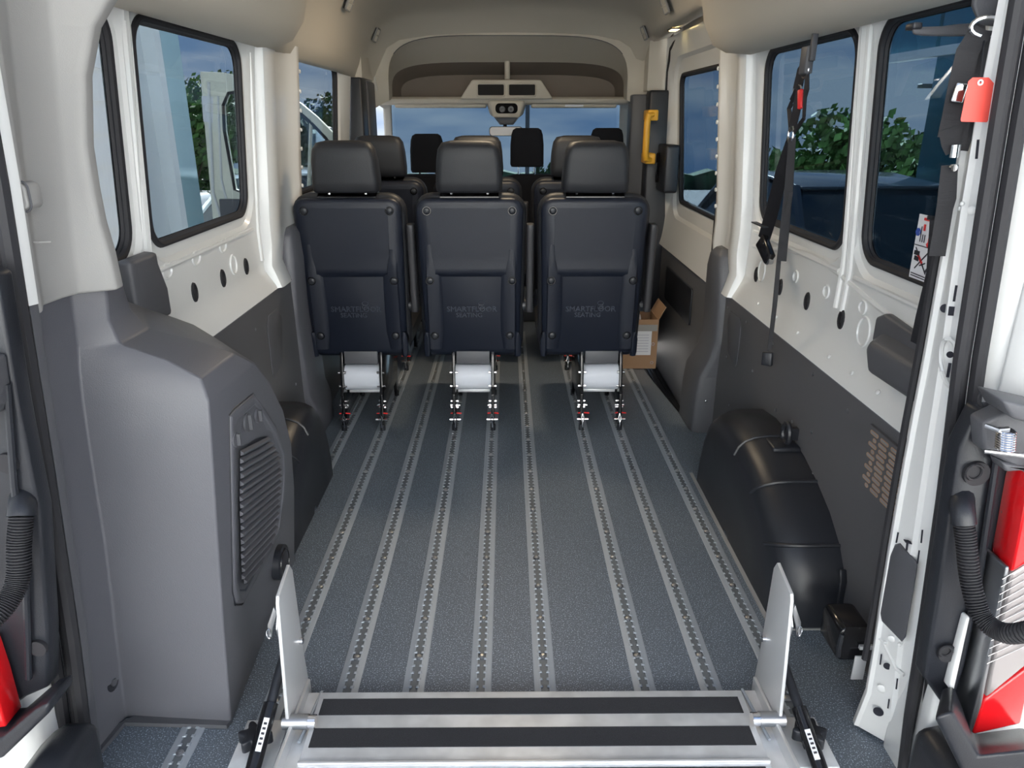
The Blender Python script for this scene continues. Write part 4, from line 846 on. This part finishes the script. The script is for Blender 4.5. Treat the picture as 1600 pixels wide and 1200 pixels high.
for k, (x, y, lab) in enumerate(seat_at):
    s_ = seat if k == 0 else copy_tree(seat)
    s_.location = (x, y, .004); s_['label'] = 'black vinyl ' + lab
    if x > 0:      # legs of the right-hand seats sit nearer the wall rails
        for ch in s_.children:
            if ch.name.split('.')[0] in ('leg', 'base_cover', 'lower_tray', 'upper_pan'): ch.location.x += .062
# front seats
def front_seat(x, y, w, hz, hw, heads, label, posts=False):
    r = empty('front_seat', (x, y, 0), label, 'seat')
    b = B(); b.loft([[(p, q, z) for p, q in rrect(-w * k, w * k, .0 - (z - .4) * .08, .13 - (z - .4) * .08, .05, 5)] for z, k in ((.30, .92), (.5, 1), (.80, 1), (.93, .94), (.98, .82), (1.0, .65))])
    o = b.build('backrest', fabric, r)
    for e in o.data.edges: e.use_edge_sharp = False
    B().box(-w, w, .05, .6, .25, .42).build('seat_cushion', fabric, r, bevel=.04); B().box(-w * .9, w * .9, .05, .55, 0, .25).build('base', black, r, bevel=.01)
    for hx in heads:
        b = B(); b.loft([[(hx + p, q, z) for p, q in rrect(-hw * k, hw * k, -.055, .045, .03, 4)] for z, k in ((hz - .235, .93), (hz - .22, 1), (hz - .10, .99), (hz - .04, .93), (hz - .012, .84), (hz, .66))])
        h = b.build('headrest', fabric, r)
        for e in h.data.edges: e.use_edge_sharp = False
        for s in (-1, 1): B().tube([(hx + s * .052, -.01, .97), (hx + s * .052, -.01, hz - .22)], .006, 8).build('headrest_post', chrome, r)
    return r
front_seat(-.555, 4.95, .24, 1.25, .107, [0], 'black fabric driver seat at front left')
front_seat(.31, 4.95, .47, 1.285, .107, [-.225, .285], 'black fabric double passenger seat at front with two headrests')
# ================================================================= CARDBOARD BOX
cb = empty('cardboard_box', (.67, 4.08, 0), 'brown open cardboard box with a white paper label beside the right seat', 'box')
for nm, a in (('side', (-.13, .13, -.115, -.11)), ('side', (-.13, .13, .11, .115)), ('side', (-.13, -.125, -.11, .11)), ('side', (.125, .13, -.11, .11))): B().box(*a, 0.004, .29).build(nm, cardm, cb, False)
B().box(-.125, .125, -.11, .11, .004, .01).build('bottom', cardm, cb, False)
b = B(); b.ribbon([(.13, 0, .29), (.165, 0, .36)], .22, (-1, 0, .3), .002); b.ribbon([(0, .115, .29), (0, .15, .35)], .25, (0, -1, .3), .002); b.build('flap', cardm, cb, False)
B().box(-.02, .095, -.117, -.1155, .085, .235).build('paper_label', paper, cb, False); B().box(-.02, .125, -.1175, -.1165, .225, .262).build('tape', lgrey, cb, False)
b = B()
for x, z in ((.105, .15), (.105, .04)): b.ring([(x + .008 * math.cos(t), -.117, z + .008 * math.sin(t)) for t in [k * math.pi / 4 for k in range(8)]], .0012, 4)
for k in range(7): b.box(-.01, .08, -.1180, -.1172, .105 + k * .016, .108 + k * .016)
b.build('printed_mark', mat('faint_ink', (.45, .45, .55), .8), cb, False)
rl = B(); rl.ring([(.66 + .045 * math.cos(t / 8 * math.pi), 4.06, .27 + .045 * math.sin(t / 8 * math.pi)) for t in range(16)], .013, 8); tag(rl.build('cable_coil', whitep), 'white looped strap inside the cardboard box', 'strap')
# ================================================================= BELTS
hb = empty('seat_belt', (.83, 2.30, 1.58), 'black seat belt hanging in front of the right middle window', 'seat belt')
def PX(x, y, v=.82): return px(x, y, 'x', v)
nx = (-1, -.5, 0)
b = B(); b.box(.815, .83, 2.268, 2.284, 1.50, 1.60); worldpart(b.build('hanger_bracket', ptrim, bevel=.002), hb)
b = B(); p = PX(1260, 90); b.box(p.x - .012, p.x + .012, p.y - .03, p.y + .02, p.z - .045, p.z + .03); worldpart(b.build('retractor_cap', ptrim, bevel=.005), hb)
for cx_, cy_, ry_, rz_, rr_ in ((1258, 110, .026, .02, .0035), (1246, 140, .03, .014, .003), (1236, 210, .02, .024, .0045)):
    worldpart(B().ring([PX(cx_, cy_) + Vector((0, ry_ * math.cos(t / 6 * math.pi), rz_ * math.sin(t / 6 * math.pi))) for t in range(12)], rr_, 6).build('metal_ring', chrome), hb)
for pts, w in (([(1262, 98), (1252, 112), (1246, 140)], .035), ([(1260, 108), (1246, 140), (1233, 170), (1236, 205)], .016), ([(1262, 108), (1258, 150), (1256, 185), (1240, 208)], .012), ([(1250, 140), (1244, 175), (1238, 200)], .03), ([(1262, 110), (1262, 140), (1259, 150)], .01)):
    worldpart(B().ribbon([PX(*p) for p in pts], w, nx).build('webbing', webb, smooth=False), hb)
b = B(); b.ribbon([PX(1246, 142), PX(1238, 158)], .02, nx, .004); worldpart(b.build('buckle', chrome), hb)
b = B(); b.ribbon([PX(1251, 140), PX(1251, 170)], .017, nx, .006); worldpart(b.build('red_button', redp, bevel=.003), hb)
worldpart(B().ribbon([PX(1235, 215, .83), PX(1222, 270, .84), PX(1205, 335, .86), PX(1193, 375, .87)], [.022, .05, .052, .05], (-.8, -.6, 0)).build('wide_webbing', webb, smooth=False), hb)
b = B(); b.ribbon([PX(1178, 347, .85), PX(1196, 355, .85)], .02, (0, -.4, 1), .002); worldpart(b.build('stop_clip', black), hb)
b = B(); b.ribbon([PX(1190, 375, .85), PX(1203, 406, .85)], [.05, .042], (-.8, -.6, 0), .012); worldpart(b.build('tongue_housing', gblack, bevel=.005), hb)
worldpart(B().disc(PX(1205, 407, .86), (-1, -.4, 0), .014, .02, 10).build('anchor_bolt', steel), hb)
worldpart(B().ribbon([PX(1238, 215), PX(1232, 300), PX(1221, 408)], [.022, .026, .03], (-.6, -.8, 0)).build('webbing', webb, smooth=False), hb)
worldpart(B().ribbon([PX(1236, 300), PX(1218, 400), PX(1212, 470), PX(1203, 545)], .012, (-.3, -.9, 0)).build('webbing', webb, smooth=False), hb)
worldpart(B().ribbon([PX(1215, 405), PX(1208, 480), PX(1200, 548)], .006, (-.3, -.9, 0)).build('webbing', webb, smooth=False), hb)
worldpart(B().ribbon([PX(1200, 550), PX(1198, 571)], [.034, .036], (-.6, -.8, 0), .009).build('belt_stop', black, bevel=.004), hb)
rb = empty('seat_belt', (.80, 1.43, 1.5), 'bundled black seat belt hanging at the right rear pillar behind the red tag', 'seat belt')
def PY(x, y, v=1.30): return px(x, y, 'y', v)
b = B(); q_ = PY(1545, 5); b.loft([[PY(x, y, v) for x, y in pts] for pts, v in (([(1525, -30), (1520, 10), (1530, 40), (1560, 42), (1572, 20), (1572, -30)], 1.33), ([(1522, -30), (1517, 10), (1528, 36), (1560, 40), (1572, 20), (1572, -30)], 1.38))]); worldpart(b.build('guide_cover', ptrim, bevel=.006), rb)
b = B(); b.ring([PY(1542, 42) + Vector((.026 * math.cos(t / 8 * math.pi), 0, .014 * math.sin(t / 8 * math.pi))) for t in range(16)], .0035, 6); worldpart(b.build('guide_loop', chrome), rb)
for pts, w in (([(1535, 45), (1512, 80), (1500, 130), (1490, 180), (1482, 215)], .034), ([(1548, 48), (1535, 90), (1515, 140), (1500, 190), (1490, 235)], .032), ([(1550, 50), (1545, 100), (1520, 170), (1500, 235)], .024), ([(1482, 200), (1486, 222), (1492, 235)], .03),
               ([(1484, 258), (1477, 320), (1464, 400)], .026), ([(1486, 262), (1484, 310), (1466, 370)], .020)):
    worldpart(B().ribbon([PY(*p) for p in pts], w, (-.35, -1, .1)).build('webbing', webb, smooth=False), rb)
worldpart(B().ribbon([PY(1470, 345, 1.42), PY(1465, 430, 1.44), PY(1447, 500, 1.50), PY(1438, 540, 1.54)], [.04, .044, .045, .045], (-.8, -.6, 0)).build('webbing', webb, smooth=False), rb)
b = B(); b.ribbon([PY(1504, 130, 1.29), PY(1494, 160, 1.29)], .018, (-.35, -1, .1), .004); worldpart(b.build('tongue', chrome, bevel=.002), rb)
b = B(); b.tube([PY(1494, 226, 1.29), PY(1491, 246, 1.29)], .008, 10); b.disc(PY(1488, 262, 1.29), (0, -1, 0), .006, .006, 10); worldpart(b.build('metal_end', chrome), rb)
b = B(); b.ribbon([PY(1450, 340, 1.45), PY(1480, 343, 1.45)], .008, (-.3, -1, .2), .003); worldpart(b.build('stop_clip', black), rb)
tg = empty('hang_tag', PY(1531, 122, 1.222), 'blank red paper hang tag on the right rear pillar', 'tag')
O = [(1513, 127), (1520, 121), (1545, 121), (1553, 130), (1544, 188), (1542, 191), (1502, 190), (1501, 187)]
b = B(); b.loft([[PY(x, y, 1.222) for x, y in O], [PY(x, y, 1.2235) for x, y in O]]); worldpart(b.build('card', tagm, smooth=False), tg)
worldpart(B().ring([PY(1532, 129, 1.2205) + Vector((.0035 * math.cos(t / 5 * math.pi), 0, .0035 * math.sin(t / 5 * math.pi))) for t in range(10)], .0014, 5).build('eyelet', whitep), tg)
worldpart(B().tube([PY(1532, 128, 1.221), PY(1534, 100, 1.25), PY(1538, 60, 1.30)], .0012, 5).build('string', black), tg)
# coat-hook style arm
am = empty('belt_arm', PX(1500, 45, .80), 'grey curved plastic arm reaching left across the right rear window', 'arm')
b = B(); Q = [(1424, 43), (1432, 52), (1460, 50), (1500, 46), (1530, 46)]; b.loft([[PY(x, y - w, 1.42), PY(x, y - w, 1.44), PY(x, y + w, 1.44), PY(x, y + w, 1.42)] for (x, y), w in zip([(1425, 46), (1440, 49), (1470, 49), (1500, 47), (1540, 46)], (8, 7, 8, 10, 10))]); worldpart(b.build('beam', ptrim, bevel=.005), am)
b = B(); b.loft([[PY(x, y, 1.418), PY(x, y, 1.445)] for x, y in ((1425, 50), (1427, 36), (1440, 37), (1438, 46), (1438, 50))], True, False) if 0 else b.box(PY(1425, 40, 1.42).x, PY(1440, 40, 1.42).x, 1.415, 1.445, PY(1430, 46, 1.42).z, PY(1430, 35, 1.42).z); worldpart(b.build('hook_tip', black, bevel=.003), am)
# retractor cover on ledge
rc = empty('retractor_cover', (.90, 1.66, .80), 'grey moulded belt retractor cover on right wall ledge', 'cover')
b = B(); b.prism([(1.84, .865), (1.80, .885), (1.50, .86), (1.46, .80), (1.46, .76), (1.84, .80)], 'x', .93, .905); worldpart(b.build('back_plate', ptrim, bevel=.008), rc)
b = B(); b.loft([[(.93, y, z) for y, z in ((1.85, .815), (1.80, .85), (1.52, .85), (1.48, .80), (1.48, .735), (1.80, .735))], [(.865, y, z) for y, z in ((1.79, .795), (1.77, .815), (1.55, .82), (1.52, .79), (1.52, .745), (1.76, .74))]]); worldpart(b.build('body', ptrim, bevel=.022, seg=3), rc)
# sticker card
sc_ = empty('instruction_card', px(1440, 390, 'x', .915), 'white instruction card with red and black print in right rear window', 'card')
K = lambda u, v: px(1437 + 27 * u - 17 * v, 334 + 6 * u + 98 * v + 4 * u * v, 'x', .905 + 0 * u)
b = B(); b.loft([[K(0, 0), K(1, 0), K(1, 1), K(0, 1)], [K(0, 0) + Vector((.002, 0, 0)), K(1, 0) + Vector((.002, 0, 0)), K(1, 1) + Vector((.002, 0, 0)), K(0, 1) + Vector((.002, 0, 0))]]); worldpart(b.build('sheet', paper, smooth=False), sc_)
def stroke(b, pts, w): b.ribbon([K(u, v) + Vector((-.0015, 0, 0)) for u, v in pts], w, (-1, 0, 0), .0004)
b = B(); stroke(b, [(.82, .14), (.80, .42)], .007); stroke(b, [(.70, .42), (.80, .47)], .006); stroke(b, [(.92, .42), (.80, .47)], .006); stroke(b, [(.35, .06), (.9, .06)], .006); stroke(b, [(.45, .14), (.45, .24)], .008); stroke(b, [(.32, .62), (.62, .74)], .006)
worldpart(b.build('red_print', redp, smooth=False), sc_)
b = B(); stroke(b, [(.12, .22), (.12, .34)], .010); b.ring([K(.12 + .12 * math.cos(t / 6 * math.pi), .28 + .05 * math.sin(t / 6 * math.pi)) + Vector((-.001, 0, 0)) for t in range(12)], .0012, 4); worldpart(b.build('blue_print', blueink, smooth=False), sc_)
b = B()
for u in (.3, .42, .54): stroke(b, [(u, .18 if u < .4 else .30), (u, .42)], .0025)
stroke(b, [(.05, .48), (.95, .48)], .002); stroke(b, [(.15, .52), (.9, .88)], .003); stroke(b, [(.9, .54), (.25, .84)], .003); stroke(b, [(.1, .60), (.4, .60)], .01); stroke(b, [(.15, .68), (.4, .69)], .01); stroke(b, [(.1, .92), (.9, .93)], .002); stroke(b, [(.1, .955), (.9, .965)], .002); stroke(b, [(.5, .78), (.8, .72)], .003); stroke(b, [(.85, .86), (.95, .80)], .006)
worldpart(b.build('black_print', ink, smooth=False), sc_)
# ================================================================= OUTSIDE
SLP = math.tan(math.radians(4.2))
def gz(y): return -.70 - SLP * max(0, y - 1) if y > 1 else -.70
b = B(); b.loft([[(x, y, gz(y)) for x in (-140, 140)] for y in (-30, 1, 200)], False); struct(b.build('ground', asphalt, smooth=False), 'grey asphalt car park outside')
gr = bpy.data.objects['ground']
def tree(x, y, h, w, name, label, m=leaf, n=5200, trunk=.35, grp='trees around the car park'):
    g0 = gz(y); r = empty(name, (x, y, g0), label, 'tree', grp)
    b = B(); b.tube([(0, 0, -.1), (.05, 0, h * .3), (.0, .05, h * .6)], [.14, .1, .05], 8)
    for k in range(4):
        a = k * 1.7; b.tube([(0, 0, h * .25 + k * .1), (w * .3 * math.cos(a), w * .3 * math.sin(a), h * .6)], [.05, .02], 5)
    b.build('trunk', bark, r)
    b = B(); blobs = [(random.uniform(-.55, .55) * w, random.uniform(-.4, .4) * w, h * random.uniform(trunk, .82), random.uniform(.22, .42)) for _ in range(14)]
    for k in range(n):
        bx, by, bz, br = blobs[k % 14]
        v = Vector((random.gauss(0, 1), random.gauss(0, 1), random.gauss(0, 1))).normalized() * (random.random() ** .35)
        c = Vector((bx + v.x * br * w, by + v.y * br * w, bz + v.z * br * h * .55)); c.z = max(c.z, .1); s = random.uniform(.05, .12) * (h / 3) ** .5
        u = Vector((random.gauss(0, 1), random.gauss(0, 1), random.gauss(0, 1))).normalized(); t_ = u.orthogonal().normalized() * s; u2 = u.cross(t_).normalized() * s * .6
        k0 = len(b.v); b.v += [tuple(c - t_), tuple(c + u2), tuple(c + t_), tuple(c - u2)]; b.f.append((k0, k0 + 1, k0 + 2, k0 + 3))
    me = bpy.data.meshes.new('foliage'); me.from_pydata(b.v, [], b.f); me.materials.append(m); o = bpy.data.objects.new('foliage', me); C.objects.link(o); o.parent = r; o['kind'] = 'stuff'
    return r
tree(-9.5, 22.5, 5.0, 3.0, 'leafy_tree', 'green tree seen through left middle window behind the open front door', n=7000)
tree(-10.5, 29, 5.6, 4.0, 'leafy_tree', 'broad green tree seen through the far left window', n=7000)
tree(-17.5, 25, 5.0, 3.0, 'leafy_tree', 'green tree farthest left, beyond the tall white car', n=5000)
tree(-8.4, 31, 5.4, 4.2, 'leafy_tree', 'dark green tree behind the sloping frame of the open front door', leafd, 6500)
tree(5.4, 13.6, 3.3, 1.9, 'leafy_tree', 'bushy tree filling right middle window below the sky', n=8000, trunk=.15)
tree(8.6, 14.6, 3.2, 1.9, 'leafy_tree', 'dark bushy tree at the right part of right middle window', leafd, 6000, .15)
tree(12.0, 15.8, 2.9, 1.8, 'leafy_tree', 'low bushy tree seen through the nearest right window', leafd, 6000, .15)
tree(2.0, 30, 2.9, 1.3, 'leafy_tree', 'small tree far ahead beside the centre front headrest', leafd, 2500)
# far woods
b = B(); pts = []
for k in range(90):
    x = -130 + k * 3; pts.append((x, 118, gz(118) - 2)); 
top = [(p[0], 118, gz(118) + 1.6 + 1.4 * random.random()) for p in pts]
b.loft([pts, top, [(p[0], 122, p[2]) for p in top], [(p[0], 122, gz(118) - 2) for p in pts]], False)
o = b.build('distant_woods', hill); tag(o, 'dark tree line low on the horizon', 'trees', kind='stuff')
# hedge on the right, mostly dark
hd_ = B()
for k in range(9000):
    c = Vector((random.uniform(3.4, 12), random.uniform(10.8, 11.5), 0)); c.z = gz(c.y) + random.random() ** .7 * (1.25 + .1 * math.sin(c.x * 3)); s = random.uniform(.03, .07)
    u = Vector((random.gauss(0, 1), random.gauss(0, 1), random.gauss(0, 1))).normalized(); t_ = u.orthogonal() * s; u2 = u.cross(t_).normalized() * s * .6
    k0 = len(hd_.v); hd_.v += [tuple(c - t_), tuple(c + u2), tuple(c + t_), tuple(c - u2)]; hd_.f.append((k0, k0 + 1, k0 + 2, k0 + 3))
me = bpy.data.meshes.new('hedge'); me.from_pydata(hd_.v, [], hd_.f); me.materials.append(leafd); o = bpy.data.objects.new('hedge', me); C.objects.link(o); tag(o, 'low dark hedge behind the parked cars on the right', 'hedge', kind='stuff')
def car(x, y, rz, m, label, suv=0, sc=(1, 1, 1)):
    r = empty('parked_car', (x, y, gz(y) + .02), label, 'car', None, rz); r.scale = sc
    k = 1.12 if suv else 1
    prof = [(-2.2, .35), (-2.25, .75), (-2.1, .95 * k), (-1.2, .98 * k), (2.05, .92 * k), (2.2, .7), (2.2, .35)]
    b = B(); b.loft([[(xx, yy * 1, zz) for yy, zz in [(p, q if q < .8 else q) for p, q in prof]] for xx in (-.86, .86)]); b.build('body', m, r, bevel=.09, seg=3)
    cab = [(-1.15, .95 * k), (-.55, 1.42 * k), (.9, 1.44 * k), (1.75 if suv else 1.55, .93 * k)]
    b = B(); b.loft([[(-.78, p, q) if q < 1.2 else (-.62, p, q) for p, q in cab], [(.78, p, q) if q < 1.2 else (.62, p, q) for p, q in cab]]); b.build('cabin_glass', carg, r, bevel=.04)
    b = B(); b.loft([[(xx, p, q) for xx in (-.62, .62)] + [(xx, p, q - .03) for xx in (.62, -.62)] for p, q in ((-.6, 1.43 * k), (.2, 1.47 * k), (.92, 1.45 * k))]); b.build('roof', m, r, bevel=.02)
    b = B()
    for s in (-1, 1):
        for (p, q), (p2, q2) in ((cab[0], cab[1]), (cab[2], cab[3])): b.tube([(s * .77, p, q), (s * .64, p2, q2)] if q < q2 else [(s * .64, p, q), (s * .77, p2, q2)], .035, 6)
        b.tube([(s * .78, .2, .93 * k), (s * .64, .2, 1.45 * k)], .03, 6)
    b.build('roof_pillar', m, r)
    for sx in (-1, 1):
        for yy in (-1.35, 1.35):
            w = B().disc((sx * .70, yy, .32), (sx, 0, 0), .32, .18, 20).build('wheel', tyre, r); B().disc((sx * .885, yy, .32), (sx, 0, 0), .19, .01, 14).build('rim', steel, w)
    for s in (-1, 1): B().box(s * .60 - .2, s * .60 + .2, -2.26, -2.2, .62, .76).build('headlamp', clearl, r, bevel=.02)
    return r
car(8.0, 19.0, .25, carw, 'white car parked beyond the sliding door window'); car(11.5, 22.5, .3, cars, 'silver car parked second beyond the sliding door window')
car(3.15, 7.3, .08, carb, 'dark car parked close outside right middle window', 1, (1.1, 1.1, 1.2)); car(15.5, 22.5, .3, carb, 'dark car parked farthest right in the lot')
car(-8.8, 15.6, -1.9, carw, 'tall white car parked between the building and the open front door', 1, (1.2, 1.2, 1.6)); car(-3.4, 11.2, -1.45, carw, 'white car seen through the window of the open front door', 1, (1, 1, 1.25)); car(-6.0, 9.9 + .8, -1.6, carb, 'dark car parked near the white clapboard building') if 0 else None
# lamp post
lpst = empty('lamp_post', (10.6, 19.5, gz(19.5)), 'thin grey lamp post outside nearest right window', 'lamp post')
B().tube([(0, 0, 0), (0, 0, 4.1)], .05, 8).build('pole', steel, lpst); B().box(-.45, .05, -.12, .12, 4.08, 4.18).build('lamp_head', ptrim, lpst, bevel=.02)
lp2 = empty('lamp_post', (.85, 33, gz(33)), 'dark lamp post ahead beside the mirror', 'lamp post')
B().tube([(0, 0, 0), (0, 0, 6)], .09, 8).build('pole', ptrim, lp2); B().box(-.7, .1, -.15, .15, 5.95, 6.1).build('lamp_head', ptrim, lp2, bevel=.02)
# white clapboard building, left
bl = empty('building', (-5.5, 5, -1.0), 'white clapboard building close outside the left rear window', 'building')
worldpart(B().box(-9, -4.05, -4, 8.9, -1.4, 4.2).build('wall', siding, smooth=False), bl)
for k in range(16):
    z = -.9 + k * .30; b = B(); b.prism([(-4.05, z), (-4.05, z + .31), (-4.035, z + .31), (-4.0, z)], 'y', -3.8, 8.25)
    worldpart(b.build('siding_board', siding, smooth=False), bl)
worldpart(B().box(-4.05, -3.97, 8.25, 8.45, -1.4, 4.2).build('corner_board', siding, smooth=False), bl)
worldpart(B().tube([(-3.93, 8.1, -1.2), (-3.93, 8.1, 4.1)], .06, 10).build('downpipe', mat('downpipe_blue', (.16, .22, .32), .5)), bl)
worldpart(B().box(-4.3, -3.9, 8.9, 9.05, -1.4, 4.2).build('glazing_frame', siding, smooth=False), bl)
worldpart(B().box(-4.25, -3.98, 9.05, 9.75, -1.4, 4.0).build('glazing', mat('pale_glass', (.42, .62, .68), .08, .2)), bl)
# glass fronted building, right
bg_ = empty('building', (8, 6, -1.0), 'glass fronted building with white mullions outside nearest right window', 'building')
worldpart(B().box(5.1, 9, 0, 9.5, -1.5, 4.5).build('wall', siding, smooth=False), bg_)
for k in range(6):
    y0 = 3.6 + k * .98
    for z0, z1 in ((-1.2, 2.02), (2.12, 4.3)):
        worldpart(B().box(5.03, 5.08, y0, y0 + .92, z0, z1).build('glass_panel', bglass, smooth=False), bg_)
    worldpart(B().box(4.97, 5.1, y0 - .06, y0, -1.5, 4.5).build('mullion', siding, smooth=False), bg_)
worldpart(B().box(4.96, 5.1, 3.5, 10.6, 2.02, 2.12).build('mullion', siding, smooth=False), bg_)
# canopy extension in glass
worldpart(B().box(5.03, 5.08, 9.5, 10.6, 2.12, 4.3).build('glass_panel', bglass, smooth=False), bg_)
# unseen white wall added behind the camera to bounce sunlight into the van
bounce_wall = empty('building', (0, -9, -.8), 'x', 'building'); bounce_wall['label'] = 'added long white wall behind the photographer, bouncing sunlight into the van'
worldpart(B().box(-14, 14, -13, -8.6, -1.2, 6.5).build('wall', siding, smooth=False), bounce_wall)
for k in range(9):
    worldpart(B().box(-12.5 + k * 3, -11.2 + k * 3, -8.6, -8.55, .3, 2.6).build('window', bglass, smooth=False), bounce_wall)
